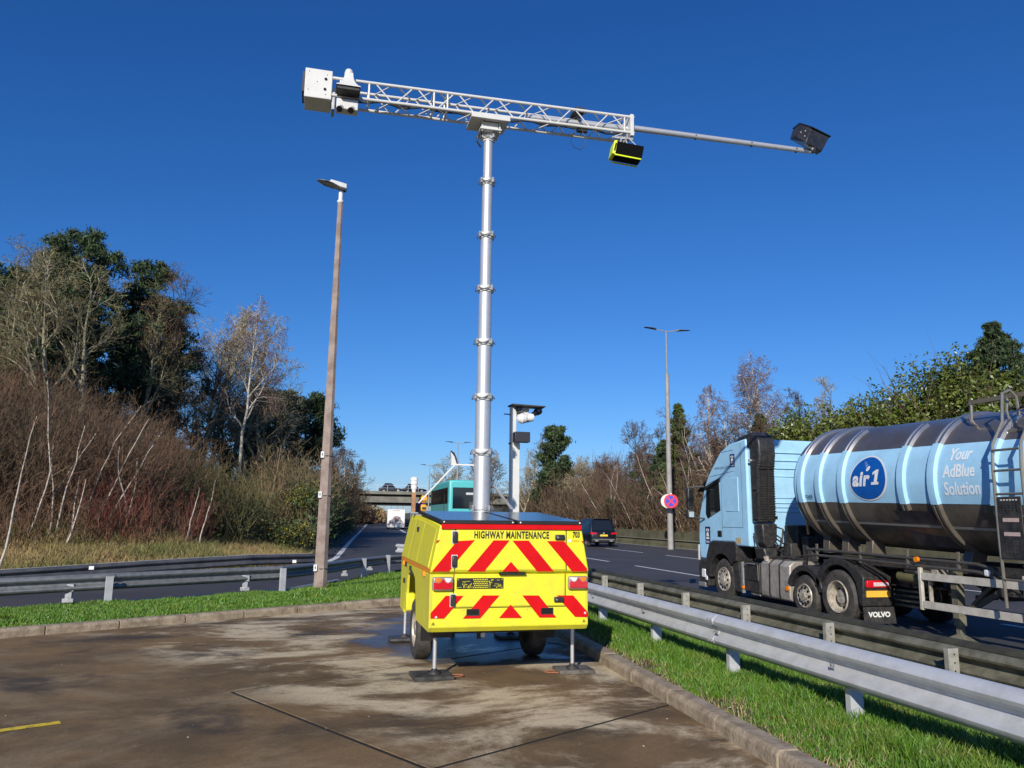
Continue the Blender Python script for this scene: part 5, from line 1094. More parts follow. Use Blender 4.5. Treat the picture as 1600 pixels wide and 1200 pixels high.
# ------------------------------------------------------------------ vehicles
CARP = [mat('black_blue_car_paint', (.006, .008, .012), .3, coat=.25), mat('white_car_paint', (.75, .75, .75), .3, coat=.5), mat('silver_car_paint', (.32, .33, .35), .3, .4, coat=.5), mat('dark_grey_car_paint', (.035, .037, .042), .25, coat=.6)]
PLY = mat('amber_number_plate', (.9, .62, .05), .5)
def car(name, lab, cat, loc, rz, paint, L=4.7, W=1.95, H=1.72, suv=True, grp=None, detail=True):
    t_ = thing(name, lab, cat, loc, rz, grp); b = lambda m_, n_, mt, **k: m_.build(n_, mt, t_, world=False, **k)
    hl = H * (.56 if suv else .52); w = W / 2
    # rear end at y=0, front at y=L
    lo = []
    for y, z0, z1_, ww in ((0.0, .42, hl * .80, w * .86), (.10, .30, hl * .98, w * .95), (.6, .28, hl, w), (L * .62, .26, hl * .98, w), (L * .88, .28, hl * .86, w * .95), (L, .35, hl * .66, w * .82)):
        lo.append([(-ww, y, z0 + .1), (-ww * .92, y, z0), (ww * .92, y, z0), (ww, y, z0 + .1), (ww, y, z1_ - .14), (ww * .93, y, z1_), (-ww * .93, y, z1_), (-ww, y, z1_ - .14)])
    n = 8; vs = [v for s_ in lo for v in s_]; fs = [(k * n + i, k * n + (i + 1) % n, (k + 1) * n + (i + 1) % n, (k + 1) * n + i) for k in range(len(lo) - 1) for i in range(n)] + [tuple(range(n)), tuple(range(len(vs) - n, len(vs)))]
    b(MB().add(vs, fs), 'body', paint, bevel=.03)
    r0 = .10 if suv else .45; r1 = .42 if suv else 1.1
    gh = [(-w * .92, r0, hl - .05), (w * .92, r0, hl - .05), (-w * .92, L * .68, hl - .06), (w * .92, L * .68, hl - .06), (-w * .70, r1, H - .03), (w * .70, r1, H - .03), (-w * .72, L * .50, H - .02), (w * .72, L * .50, H - .02), (-w * .70, L * .3, H), (w * .7, L * .3, H)]
    b(MB().hull(gh), 'cabin', paint, bevel=.05, seg=3)
    # rear window as a panel on the sloped rear of the cabin
    def rearpt(u, v, o=-.012):
        a = Vector((-w * .92 * (1 - v) - w * .70 * v, r0 + (r1 - r0) * v + o, hl - .05 + (H - .03 - hl + .05) * v)); return Vector((a.x * (1 - 2 * u), a.y, a.z))
    b(MB().add([rearpt(.09, .16), rearpt(.91, .16), rearpt(.88, .84), rearpt(.12, .84)], [(0, 1, 2, 3)]), 'rear_window', GLS)
    for s in (-1, 1):
        sp_ = [(-1, .16), (1, .16), (.75, .86), (-.72, .86)]
        ya, yb = r0 + .35, L * .62
        P = [(s * (w * .92 + .01 - (w * .21) * v), (ya + yb) / 2 + u * (yb - ya) / 2, hl - .05 + (H - hl) * v) for u, v in sp_]
        b(MB().add(P, [(0, 1, 2, 3)]), 'side_window', GLS)
        o = b(MB().hull([(s * w * .52, -.03, hl * .80), (s * w * .97, -.0, hl * .82), (s * w * .98, .14, hl * .84), (s * w * .98, .14, hl * .93), (s * w * .95, .02, hl * .94), (s * w * .55, -.02, hl * .9)]), 'tail_light', REDL)
        for y in (.85, L - .95):
            ty = b(MB().lathe([(.0, -.11), (.2, -.11), (.31, -.105), (.345, -.07), (.345, .07), (.31, .105), (.2, .11), (0, .11)], (s * (w - .12), y, .345), 'x', 22), 'wheel', TYRE)
            MB().lathe([(0, 0), (.2, 0), (.21, -.01)], (s * (w - .005), y, .345), 'x', 16).build('rim', RIM if paint is not CARP[0] else GALV, ty, world=False)
    if detail:
        o = b(MB().box(-.27, .27, -.035, .02, hl * .68, hl * .68 + .12), 'number_plate', PLY)
        b(MB().box(-w * .9, w * .9, -.04, .05, .36, .52), 'bumper', BLKP, bevel=.03)
        b(MB().box(-w * .8, w * .8, -.045, .0, .52, .545), 'chrome_strip', ALU)
        b(MB().cyl((0, -.03, hl * .88), (0, .02, hl * .88), .05), 'badge', ALU)
        for s in (-1, 1): b(MB().box(s * w * .55 - .12, s * w * .55 + .12, -.045, .0, .40, .455), 'exhaust', ALU)
        b(MB().box(-w * .6, w * .6, r1 - .12, r1 + .1, H - .04, H + .0), 'spoiler', paint, bevel=.02)
    return t_
p = atx(0, 0, 1)
car('suv', 'dark blue black suv driving away on the motorway beside the right of the yellow trailer', 'car', (19.35, 50.5, ZR), .0, CARP[0], L=4.6, W=1.95, H=1.92)
# camper / caravan
cvp = dep(619, 812, 113)
cv = thing('motorhome', 'white motorhome with a round dark picture on its back driving away towards the overpass', 'motorhome', (float(cvp[0]), float(cvp[1]), ZR), -.075)
b = lambda m_, n_, mt, **k: m_.build(n_, mt, cv, world=False, **k)
b(MB().prism([(0, .35), (6.2, .35), (6.4, 1.2), (5.9, 1.9), (6.0, 2.75), (.1, 2.85), (0, 2.7)], 'x', -1.25, 1.25), 'body', WHT, bevel=.08)
GP = mat('grey_picture_print', (.20, .20, .22), .5, scale=2.6, col2=(.42, .41, .42), c2amt=(.45, .6))
b(MB().prism([(-.95, .75), (.95, .75), (1.05, 1.05), (.75, 1.35), (.45, 1.75), (.1, 1.95), (-.3, 1.85), (-.6, 1.5), (-1.0, 1.2)], 'y', -.02, 0), 'picture', GP, smooth=False)
b(MB().prism([(.02 + .28 * math.cos(t), 1.5 + .3 * math.sin(t)) for t in np.linspace(0, 6.28, 15)[:-1]], 'y', -.026, -.02), 'pink_print', mat('pink_print', (.55, .30, .28), .5), smooth=False)
b(MB().box(-1.2, 1.2, -.06, .0, .30, .5), 'bumper', WHT, bevel=.03)
b(MB().box(-1.1, 1.1, .1, 6, .22, .4), 'underframe', DARK)
for s in (-1, 1):
    b(MB().box(s * 1.08 - .08, s * 1.08 + .08, -.03, 0, .62, .85), 'tail_light', REDL)
    for y in (1.4, 5.2): b(MB().lathe([(.0, -.11), (.2, -.11), (.34, -.08), (.34, .08), (.2, .11), (0, .11)], (s * 1.08, y, .34), 'x', 18), 'wheel', TYRE)
b(MB().box(-.5, .5, -.03, .01, 2.6, 2.7), 'brake_light', mat('pink_lamp', (.6, .3, .3), .4))
p = dep(637, 818, 122); car('car', 'small dark hatchback just right of the white motorhome, half hidden by the trailer', 'car', (float(p[0]) + .2, float(p[1]), ZR), -.07, CARP[3], L=4.2, W=1.8, H=1.5, suv=False, detail=False)
p = dep(578, 812, 235); car('car', 'tiny white car far away on the road under the overpass', 'car', (float(p[0]), float(p[1]), ZR), 3.07, CARP[1], L=4.3, W=1.85, H=1.6, suv=False, detail=False)
p = dep(566, 814, 205); car('car', 'tiny dark car far away beneath the left end of the overpass', 'car', (float(p[0]), float(p[1]), ZR), -.07, CARP[3], L=4.3, W=1.85, H=1.5, suv=False, detail=False)
for px, lab, c in ((596, 'dark car crossing the overpass, the left of two behind the railing', 3), (633, 'dark silver car crossing the overpass, the right of two behind the railing', 0)):
    p = dep(px, 768, 149); car('car', lab, 'car', (float(p[0]) - 1.0 + .4, 147.3, zt_ - .15 + (.0)), -math.pi / 2, CARP[c], L=4.5, W=1.8, H=1.75, suv=False, detail=False)
# bus
bu = thing('bus', 'turquoise single deck bus with dark windows driving away behind the silver mast', 'bus', (7.55, 44.6, ZR), -.02)
b = lambda m_, n_, mt, **k: m_.build(n_, mt, bu, world=False, **k)
b(MB().box(0, 2.36, 0, 8.4, .35, 4.05), 'body', TEAL, bevel=.12, seg=3)
b(MB().prism([(.22, 2.4), (2.16, 2.4), (2.16, 3.62), (.22, 3.62)], 'y', -.015, .02), 'rear_window', GLS)
b(MB().prism([(1.0, 3.2), (1.8, 3.2), (1.8, 3.33), (1.0, 3.33)], 'y', -.03, -.015), 'route_number_strip', mat('pale_print', (.6, .62, .62), .5))
b(MB().box(1.2, 1.55, -.03, -.015, 2.5, 2.8), 'window_sticker', mat('grey_sticker', (.06, .065, .07), .5))
b(MB().box(.9, 1.8, -.012, .0, 1.72, 1.88), 'white_print', mat('faded_white_print', (.35, .68, .66), .5, scale=20, col2=(.15, .5, .48)))
b(MB().box(-.02, .01, .45, 4.2, 2.7, 3.62), 'side_window', GLS); b(MB().box(-.02, .01, 4.3, 8.0, 2.7, 3.62), 'side_window', GLS)
b(MB().box(-.015, .01, .1, 8.2, 1.0, 2.66), 'side_panel', mat('dusty_turquoise', (.12, .36, .36), .6, scale=2, spec=.2), smooth=False)
b(MB().box(-.03, .02, 1.7, 1.8, .9, 3.3), 'side_pillar', DARK)
b(MB().box(.02, 2.34, -.06, .0, .35, .62), 'bumper', DARK, bevel=.03)
for s in (.15, 2.21):
    b(MB().box(s - .09, s + .09, -.03, 0, 1.0, 1.5), 'tail_light', REDL)
    for y in (2.0, 6.8): b(MB().lathe([(.0, -.14), (.3, -.14), (.48, -.1), (.48, .1), (.3, .14), (0, .14)], (s, y, .48), 'x', 20), 'wheel', TYRE)

# ------------------------------------------------------------------ vegetation helpers
def nrm(v): return v / (np.linalg.norm(v, axis=-1, keepdims=True) + 1e-9)
def rperp(d, rng):
    r = rng.normal(size=d.shape); r -= (r * d).sum(-1, keepdims=True) * d; return nrm(r)
def grow(rng, B, D, L, R, levels):
    """levels: dicts n(children), seg, len, ang, jit, trop, start, taper; returns per level (P0,P1,R0,R1,tips)"""
    out = []; B = np.atleast_2d(B).astype(float); D = nrm(np.atleast_2d(D).astype(float)); L = np.atleast_1d(L).astype(float); R = np.atleast_1d(R).astype(float)
    for li, lv in enumerate(levels):
        ns = lv.get('seg', 4); pts = [B]; dirs = []; d = D; rad = [R]
        for s_ in range(ns):
            d = nrm(d + rng.normal(size=d.shape) * lv.get('jit', .15) + np.array([0, 0, lv.get('trop', 0)])); dirs.append(d)
            pts.append(pts[-1] + d * (L / ns)[:, None]); rad.append(R * (1 - lv.get('taper', .8) * (s_ + 1) / ns))
        P0 = np.concatenate(pts[:-1]); P1 = np.concatenate(pts[1:]); R0 = np.concatenate(rad[:-1]); R1 = np.concatenate(rad[1:])
        out.append((P0, P1, R0, R1, pts[-1]))
        if li + 1 < len(levels):
            nx_ = levels[li + 1]; k = nx_['n']; N = len(B)
            par = np.repeat(np.arange(N), k); st = nx_.get('start', .3)
            t = st + (1 - st) * (np.tile((np.arange(k) + .5) / k, N) + rng.uniform(-.5, .5, N * k) / k); t = np.clip(t, 0, .999)
            si = (t * ns).astype(int); fr = t * ns - si
            PT = np.stack(pts); DR = np.stack(dirs)
            b0 = PT[si, par]; b1 = PT[si + 1, par]; nb = b0 + (b1 - b0) * fr[:, None]; pd = DR[si, par]
            ang = np.radians(nx_.get('ang', 45) + rng.normal(size=N * k) * nx_.get('dang', 10))[:, None]
            nd = nrm(pd * np.cos(ang) + rperp(pd, rng) * np.sin(ang) + np.array([0, 0, nx_.get('lift', 0)]))
            shape = nx_.get('shape', lambda q: 1 - .55 * q)
            nl = L[par] * nx_['len'] * shape(t) * rng.uniform(.7, 1.25, N * k)
            pr_ = R[par] * (1 - lv.get('taper', .8) * t); nr = np.maximum(pr_ * nx_.get('rr', .55), nx_.get('rmin', .004))
            B, D, L, R = nb, nd, nl, nr
    return out
def tubes(P0, P1, R0, R1, n=3):
    d = nrm(P1 - P0); a = np.where(np.abs(d[:, 2:3]) < .9, np.array([[0, 0, 1.]]), np.array([[1., 0, 0]])); u = nrm(np.cross(d, a)); v = np.cross(d, u)
    th_ = np.arange(n) * 2 * np.pi / n
    ring = u[:, None] * np.cos(th_)[None, :, None] + v[:, None] * np.sin(th_)[None, :, None]
    V = np.concatenate([P0[:, None] + ring * R0[:, None, None], P1[:, None] + ring * R1[:, None, None]], 1).reshape(-1, 3)
    i = np.arange(n); base = np.stack([i, (i + 1) % n, n + (i + 1) % n, n + i], -1)
    Qd = (base[None] + (np.arange(len(P0)) * 2 * n)[:, None, None]).reshape(-1, 4); return V, Qd
def ribbons(P0, P1, R0, R1, rng):
    d = nrm(P1 - P0); u = rperp(d, rng)
    V = np.stack([P0 - u * R0[:, None], P0 + u * R0[:, None], P1 + u * R1[:, None], P1 - u * R1[:, None]], 1).reshape(-1, 3)
    return V, np.arange(len(V)).reshape(-1, 4)
def join(parts):
    Vs, Qs, o = [], [], 0
    for V, Q_ in parts: Vs.append(V); Qs.append(Q_ + o); o += len(V)
    return np.concatenate(Vs), np.concatenate(Qs)
def leaves(P, k, spread, size, rng, flat=0, aspect=.55, up=None):
    N = len(P) * k; c = np.repeat(P, k, 0) + rng.normal(size=(N, 3)) * spread
    a = nrm(rng.normal(size=(N, 3)) + (np.array([0, 0, up]) if up else 0)); 
    b = rperp(a, rng)
    if flat: b = nrm(b * np.array([1, 1, 1 - flat]))
    s_ = size * rng.uniform(.6, 1.4, (N, 1))
    V = np.stack([c - a * s_, c + b * s_ * aspect - a * s_ * .1, c + a * s_, c - b * s_ * aspect + a * s_ * .1], 1).reshape(-1, 3)
    return V, np.arange(len(V)).reshape(-1, 4)
def root_at(px, D, dz=-.3):
    p = dep(px, 800, D); return np.array([p[0], p[1], float(T(p[0], p[1])) + dz])
def topz(px, py, D): return float(dep(px, py, D)[2])
def tree_thing(name, lab, cat, b_, grp=None): return thing(name, lab, cat, tuple(map(float, b_)), 0, grp)

def bare_tree(seed, px, pyt, D, lab, bark=BARK, twig=TWIG, name='bare_tree', lean=(0, 0), boughs=13, spread=.42, r0=None, droop=0, dens=1., ivy=0, start=.25, grp=None, stems=1, ang=42, forks=True):
    rng = np.random.default_rng(seed); b_ = root_at(px, D); H_ = topz(px, pyt, D) - b_[2]; r0 = r0 or H_ * .016
    t_ = tree_thing(name, lab, 'tree', b_, grp)
    Bs = np.repeat(b_[None], stems, 0) + rng.normal(size=(stems, 3)) * np.array([.25, .25, 0]) * (stems > 1); Dd = np.repeat(np.array([[lean[0], lean[1], 1.]]), stems, 0) + rng.normal(size=(stems, 3)) * np.array([.16, .16, 0]) * (stems > 1)
    # perspective keeps the top near the wanted pixel: shift by lean
    lv = [dict(seg=9, jit=.07, trop=.03, taper=.86), dict(n=int(boughs * dens), seg=6, len=spread, ang=ang, jit=.17, trop=.10, start=start, rr=.68, taper=.82),
          dict(n=8, seg=4, len=.52, ang=40, jit=.2, trop=.06 - droop * .5, start=.15, rr=.6, taper=.75, rmin=.018), dict(n=8, seg=3, len=.5, ang=35, jit=.2, trop=.02 - droop * .9, start=.1, rr=.5, taper=.7, rmin=.009)]
    g = grow(rng, Bs, Dd, H_ * np.ones(stems) * .93, r0 * np.ones(stems) / math.sqrt(stems), lv)
    V, Q_ = join([tubes(*g[0][:4], n=7)]); np_mesh('trunk', V, Q_, bark, t_, smooth=True)
    V, Q_ = join([tubes(*g[1][:4], n=4), tubes(*g[2][:4], n=3)]); np_mesh('branches', V, Q_, bark, t_)
    # fine twigs: third order plus end sprays
    g4 = grow(rng, g[3][4], g[3][1][-len(g[3][4]):] - g[3][0][-len(g[3][4]):], np.linalg.norm(g[3][1] - g[3][0], axis=1)[-len(g[3][4]):] * 3.2, np.full(len(g[3][4]), .008), [dict(seg=2, jit=.25, trop=-droop * 1.3, taper=.5), dict(n=3, seg=2, len=.8, ang=30, jit=.2, trop=-droop * 1.3, rr=.8, rmin=.006, start=.1)])
    w_ = max(.008, D * .00019)
    mk = lambda q: ribbons(q[0], q[1], np.maximum(q[2], w_), np.maximum(q[3], w_ * .7), rng)
    V, Q_ = join([mk(g[3]), mk(g4[0]), mk(g4[1])]); np_mesh('crown', V, Q_, twig, t_)
    if ivy:
        sel = g[0][0][: max(2, int(len(g[0][0]) * ivy))]; pts = np.concatenate([sel + (g[0][1][:len(sel)] - sel) * f for f in np.linspace(0, 1, 7)])
        V, Q_ = leaves(pts, 60, .34, .10, rng); np_mesh('ivy', V, Q_, IVY, t_)
    return t_
def pine(seed, px, pyt, D, lab, name='pine_tree', rad=.30, crown0=.3, need=NEED, whorl=34, lean=0, clump=.36, bark=BARK, flat=.25, up=.10, size=.12, k=9, shape=None, category='tree', grp=None, ang=72):
    rng = np.random.default_rng(seed); b_ = root_at(px, D); H_ = topz(px, pyt, D) - b_[2]
    t_ = tree_thing(name, lab, category, b_, grp); shape = shape or (lambda q: np.sqrt(np.clip(1.02 - q, 0, 1)) * 1.0 + .12)
    whorl = int(whorl * 1.15)
    lv = [dict(seg=10, jit=.03, trop=.05, taper=.9), dict(n=whorl, seg=5, len=rad, ang=ang, dang=12, jit=.12, trop=up, start=crown0, rr=.35, taper=.8, shape=shape, rmin=.03),
          dict(n=11, seg=3, len=.46, ang=46, jit=.22, trop=.10, start=.35, rr=.5, rmin=.01)]
    g = grow(rng, b_, [lean, 0, 1.], H_, H_ * .017, lv)
    V, Q_ = tubes(*g[0][:4], n=7); np_mesh('trunk', V, Q_, bark, t_, smooth=True)
    V, Q_ = tubes(*g[1][:4], n=4); np_mesh('branches', V, Q_, bark, t_)
    n2 = len(g[2][4]); P = np.concatenate([g[2][1][-2 * n2:], g[1][4], (g[2][0] + g[2][1])[-n2:] / 2])
    V, Q_ = leaves(P, int(k * 1.5), clump * np.array([.48, .48, .26]), size * D / 45, rng, flat=flat, aspect=.24, up=.6); np_mesh('crown', V, Q_, need, t_); return t_
def fir(seed, px, pyt, D, lab, need=NEEDY, rad=.26, whorl=70, **k):
    return pine(seed, px, pyt, D, lab, name='fir_tree', rad=rad, crown0=.06, need=need, whorl=whorl, clump=.22, up=-.02, flat=.5, shape=lambda q: (1.03 - q), ang=78, **k)
def bush(seed, c, rx, ry, rz_, lab, m, n=2600, size=.09, name='shrub', twig=TWIG, grp=None, kind=None, cat='shrub', stemn=14, lumps=22, holes=.1):
    rng = np.random.default_rng(seed); c = np.array(c, float); t_ = tree_thing(name, lab, cat, c, grp)
    # lumpy crown: leaf clumps around several centres
    lc = rng.normal(size=(lumps, 3)); lc = nrm(lc) * rng.uniform(.35, .92, (lumps, 1)) ** .6; lc[:, 2] = np.abs(lc[:, 2]) * .95 + .02
    P = c + lc * np.array([rx, ry, rz_]); wts = rng.integers(0, lumps, n)
    off = nrm(rng.normal(size=(n, 3))) * rng.uniform(.3, 1, (n, 1)) * np.array([rx, ry, rz_]) * np.array([.42, .42, .26])
    Pn = P[wts] + off; Pn[:, 2] = np.maximum(Pn[:, 2], c[2] - .1)
    V, Q_ = leaves(Pn, 3, size * 1.0, size, rng, aspect=.5); np_mesh('leaves', V, Q_, m, t_)
    B_ = np.repeat(c[None], stemn, 0) + rng.normal(size=(stemn, 3)) * np.array([rx * .2, ry * .2, 0]); Dd = nrm(P[rng.integers(0, lumps, stemn)] - B_)
    g = grow(rng, B_, Dd, np.full(stemn, rz_ * 1.0), np.full(stemn, .035), [dict(seg=5, jit=.12, taper=.7), dict(n=6, seg=3, len=.45, ang=38, rr=.6, rmin=.01)])
    V, Q_ = join([tubes(*q[:4], n=3) for q in g]); np_mesh('stems', V, Q_, twig, t_); return t_
def scrub(name, seed, pts, h, m, lab, w=.02, nside=5, lean=(0, 0), jit=.12, kind='stuff', parent=None, spr=.5, ang=28, droop=0):
    """many thin upright stems growing from the ground points"""
    rng = np.random.default_rng(seed); N = len(pts)
    D_ = np.array([lean[0], lean[1], 1.]) + rng.normal(size=(N, 3)) * np.array([.22, .22, 0]); H_ = h * rng.uniform(.55, 1.25, N) if np.isscalar(h) else h
    g = grow(rng, pts, D_, H_, np.full(N, w), [dict(seg=4, jit=jit, taper=.65), dict(n=nside, seg=3, len=spr, ang=ang, jit=.16, trop=.05 - droop, rr=.75, rmin=w * .5, start=.15), dict(n=3, seg=2, len=.5, ang=32, jit=.2, trop=-droop, rr=.7, rmin=w * .42, start=.2)])
    V, Q_ = join([ribbons(*q[:4], rng) for q in g]); o = np_mesh(name, V, Q_, m, parent)
    if kind: tag(o, lab, 'undergrowth' if parent is None else None, None, kind)
    return o
def region(seed, n, pxr, Dr, f=None):
    rng = np.random.default_rng(seed); px = rng.uniform(*pxr, n); D = rng.uniform(*Dr, n)
    d = FW[None] + RT[None] * ((px - 800) / F)[:, None] - UP[None] * ((800 - 600) / F); d /= np.hypot(d[:, 0], d[:, 1])[:, None]
    x = d[:, 0] * D; y = d[:, 1] * D; P = np.stack([x, y, T(x, y) - .05], -1)
    if f is not None: P = P[f(x, y)]
    return P
def fol(seed, P, h, k, spread, size, m, name, lab, parent=None):
    rng = np.random.default_rng(seed); Q0 = P + np.array([0, 0, 1.]) * (rng.uniform(0, 1, (len(P), 1)) ** .8 * h)
    V, Q_ = leaves(Q0, k, spread, size, rng); return tag(np_mesh(name, V, Q_, m, parent), lab, None if parent else 'undergrowth', None, 'stuff')
leftU = lambda x, y: np.where(y > 15, np.minimum((x - K0[0]) * ND[0] + (y - K0[1]) * ND[1] - 11.9, road_left(y) - x), (x - K0[0]) * ND[0] + (y - K0[1]) * ND[1] - 11.9)
rightV = lambda x, y: x - road_right(y)

# ------------------------------------------------------------------ left bank
pine(1, 106, 366, 47, 'tallest dark pine on the left bank, top standing highest against the sky', rad=.30, crown0=.2, whorl=56, k=12)
pine(2, 60, 430, 46, 'dark pine left of the tallest pine with its crown behind pale bare branches', rad=.40, crown0=.12, whorl=60, k=12)
pine(3, -6, 440, 44, 'dark pine cut by the left edge of the photo', rad=.44, crown0=.1, whorl=54, k=12)
pine(4, 150, 470, 52, 'dark pine right of the tallest pine, behind bare twigs', rad=.36, crown0=.1, whorl=50, k=12)
pine(5, 220, 420, 52, 'narrow topped pine standing apart with a small round tip', rad=.24, crown0=.30, whorl=38, k=10)
pine(6, 195, 458, 56, 'sparser pine just left of the narrow topped pine', rad=.22, crown0=.2, whorl=32, k=9)
pine(7, 262, 540, 58, 'low dark pine behind the bare trees left of the white birch', rad=.30, crown0=.12, whorl=30, k=9)
pine(8, 432, 628, 66, 'round headed scots pine, left of the pair left of the lamp post', rad=.40, crown0=.45, whorl=30, k=12, clump=.5)
pine(9, 472, 626, 68, 'round headed scots pine with tiered clumps, nearest the lamp post', rad=.36, crown0=.45, whorl=30, k=12, clump=.5)
pine(10, 385, 640, 66, 'dark pine low behind the ivy covered trunk', rad=.32, crown0=.3, whorl=26, k=9)
bare_tree(20, 62, 400, 40, 'large pale branched bare tree with ivy at its foot in front of the dark pines', bark=BARKL, twig=TWIGE, boughs=12, spread=.44, start=.28, ivy=.28, r0=.17)
bare_tree(21, 118, 425, 41, 'pale forked bare tree right of the large ivy footed bare tree', bark=BARKL, twig=TWIGE, boughs=12, spread=.42, start=.3, ivy=.2, r0=.16)
bare_tree(22, 8, 390, 42, 'bare purplish tree at the left edge of the photo', bark=BARKL, twig=TWIGE, boughs=11, spread=.42, r0=.15)
bare_tree(231, -12, 415, 41, 'bare olive tree mostly outside the left edge of the photo', bark=BARKL, twig=TWIGE, boughs=14, spread=.44)
bare_tree(232, 35, 420, 43, 'bare olive tree between the left edge and the large ivy footed tree', bark=BARKL, twig=TWIGE, boughs=12, spread=.4)
bare_tree(23, 178, 470, 47, 'bare olive tree leaning against the sparser pine', bark=BARKL, twig=TWIGE, boughs=11, spread=.42, lean=(.12, 0))
bare_tree(24, 245, 452, 50, 'bare brown tree with thin branches reaching right over the sky', bark=BARK, twig=TWIG, boughs=15, spread=.44, lean=(.08, 0))
bare_tree(25, 292, 490, 55, 'grey bare tree with an upright fan of twigs left of the white birch', bark=BARKL, twig=TWIGL, boughs=15, spread=.4, ivy=.42)
bare_tree(26, 322, 488, 58, 'grey bare tree just left of the white birch', bark=BARKL, twig=TWIGL, boughs=15, spread=.38)
bare_tree(27, 268, 520, 54, 'dark trunked bare tree with ivy to half its height', bark=BARK, twig=TWIGL, boughs=13, spread=.38, ivy=.5)
bare_tree(28, 366, 478, 53, 'tall white birch with drooping purple twigs on the left bank', bark=BIRCH, twig=TWIGP, boughs=13, spread=.36, name='birch_tree', droop=.32, lean=(.05, 0), start=.45, r0=.15, ang=34)
bare_tree(291, 345, 500, 60, 'tall grey bare tree behind the white birch', bark=BARKL, twig=TWIGL, boughs=18, spread=.42)
bare_tree(292, 302, 500, 62, 'grey bare tree at the back, its top level with the birch fork', bark=BARKL, twig=TWIGL, boughs=18, spread=.42)
bare_tree(29, 410, 560, 60, 'wide bare grey tree right of the white birch', bark=BARKL, twig=TWIGL, boughs=15, spread=.5)
bare_tree(30, 386, 585, 62, 'low bare brown tree beneath the white birch', bark=BARK, twig=TWIG, boughs=14, spread=.5)
bare_tree(31, 348, 560, 54, 'bare tree whose trunk is wrapped in bright ivy', bark=BARK, twig=TWIG, boughs=10, spread=.36, ivy=.62)
for i_, (px, py, D, lab) in enumerate(((452, 700, 70, 'low bare brown tree at the foot of the scots pines'), (512, 688, 84, 'brown bare tree just right of the lamp post, the highest there'), (530, 704, 96, 'brown bare tree right of the lamp post, middle of three'), (546, 728, 108, 'brown bare tree right of the lamp post, nearest the overpass'), (490, 705, 78, 'bare brown tree hidden partly by the lamp post'))):
    bare_tree(320 + i_, px, py, D, lab, bark=BARK, twig=TWIG, boughs=18, spread=.5, stems=1, start=.1)
# birch saplings leaning on the slope
sap = [(10, 800, 640, 26, .18), (55, 800, 590, 31, .16), (78, 790, 660, 32, .15), (88, 815, 690, 31, .1), (98, 822, 660, 31, .14), (113, 820, 745, 30, .12), (124, 830, 735, 31, .1), (144, 770, 616, 34, .07), (170, 800, 655, 33, .2), (208, 800, 695, 34, .12), (206, 790, 715, 35, .08), (160, 835, 640, 32, .1), (300, 820, 760, 36, .12), (322, 815, 745, 37, .06)]
rs_ = random.Random(77)
words = ['at the far left edge', 'forked halfway up', 'bent near its foot', 'second from the fork', 'steeply leaning', 'short and crooked', 'short with a bare top', 'tall and nearly upright', 'long and leaning right', 'thin and kinked', 'thin and straight', 'with a brownish upper stem', 'at the lower slope by the red stems', 'topped by a pale stub']
for i, (px, pb, pt_, D, ln) in enumerate(sap):
    D2 = min(D - 1.0, 31); p = dep(px - 8, 800, D2); b_ = np.array([p[0], p[1], float(T(p[0], p[1])) - .1]); H_ = topz(px, pt_, D2) - b_[2]
    rng = np.random.default_rng(300 + i); t_ = thing('birch_sapling', 'slender white birch sapling on the left slope, ' + words[i], 'tree', tuple(map(float, b_)), 0, 'birch saplings on the left slope')
    g = grow(rng, b_, [ln * 1.5, 0, 1.], max(2.2, H_), .036, [dict(seg=9, jit=.09, trop=.03, taper=.75), dict(n=14, seg=4, len=.32, ang=35, jit=.12, start=.4, rr=.35, rmin=.010), dict(n=6, seg=3, len=.5, ang=30, jit=.15, rr=.6, rmin=.008)])
    V, Q_ = tubes(*g[0][:4], n=6); np_mesh('trunk', V, Q_, BIRCH, t_, smooth=True)
    V, Q_ = join([ribbons(*q[:4], rng) for q in g[1:]]); np_mesh('crown', V, Q_, TWIGB, t_)
# undergrowth masses (nobody could count the stems)
def lf(a, b): return lambda x, y: (leftU(x, y) > a) & (leftU(x, y) < b)
scrub('bramble_scrub', 40, region(41, 4300, (-260, 290), (28, 46), lf(6.0, 17)), 3.3, TWIGB, 'red brown leafless scrub covering the left bank below the pines', w=.016, lean=(.22, 0))
scrub('bramble_scrub', 42, region(43, 2400, (250, 560), (34, 66), lf(3.0, 17)), 2.9, TWIGO, 'olive brown leafless scrub on the bank left of the lamp post', w=.02)
scrub('bramble_scrub', 44, region(45, 2600, (-220, 500), (27, 38), lf(4.1, 9)), 1.5, TWIGB, 'low red brown stems along the foot of the left bank', w=.014)
scrub('dogwood_stems', 46, region(47, 300, (140, 235), (28, 34), lf(4.4, 8)), 1.7, TWIGR, 'bright red dogwood stems, left patch below the birch saplings', w=.012, nside=4)
scrub('dogwood_stems', 48, region(49, 480, (290, 435), (30, 39), lf(4.2, 8.5)), 1.7, TWIGR, 'bright red dogwood stems, right patch left of the gorse flowers', w=.013, nside=4)
scrub('bank_scrub', 50, region(51, 4600, (400, 575), (45, 135), lf(.8, 17)), 4.4, mat('tan_scrub', (.20, .145, .08), .9, island=.5, scale=.2, col2=(.12, .10, .045)), 'dense brown scrub on the bank running to the overpass', w=.035, nside=6)
fol(52, region(53, 2600, (250, 560), (34, 64), lf(2.6, 12)), 2.1, 9, .30, .075, GORS, 'gorse_foliage', 'dull green gorse and bramble leaves on the bank left of the lamp post')
fol(54, region(55, 1500, (-200, 330), (32, 46), lf(8, 18)), 2.0, 8, .4, .08, GORS, 'bank_foliage', 'dark green leaves low between the trunks of the left wood')
fol(56, region(57, 2600, (490, 572), (38, 125), lf(.2, 6)), 3.4, 10, .42, .12, NEED, 'hedge_foliage', 'dark green hedge close beside the slip road edge')
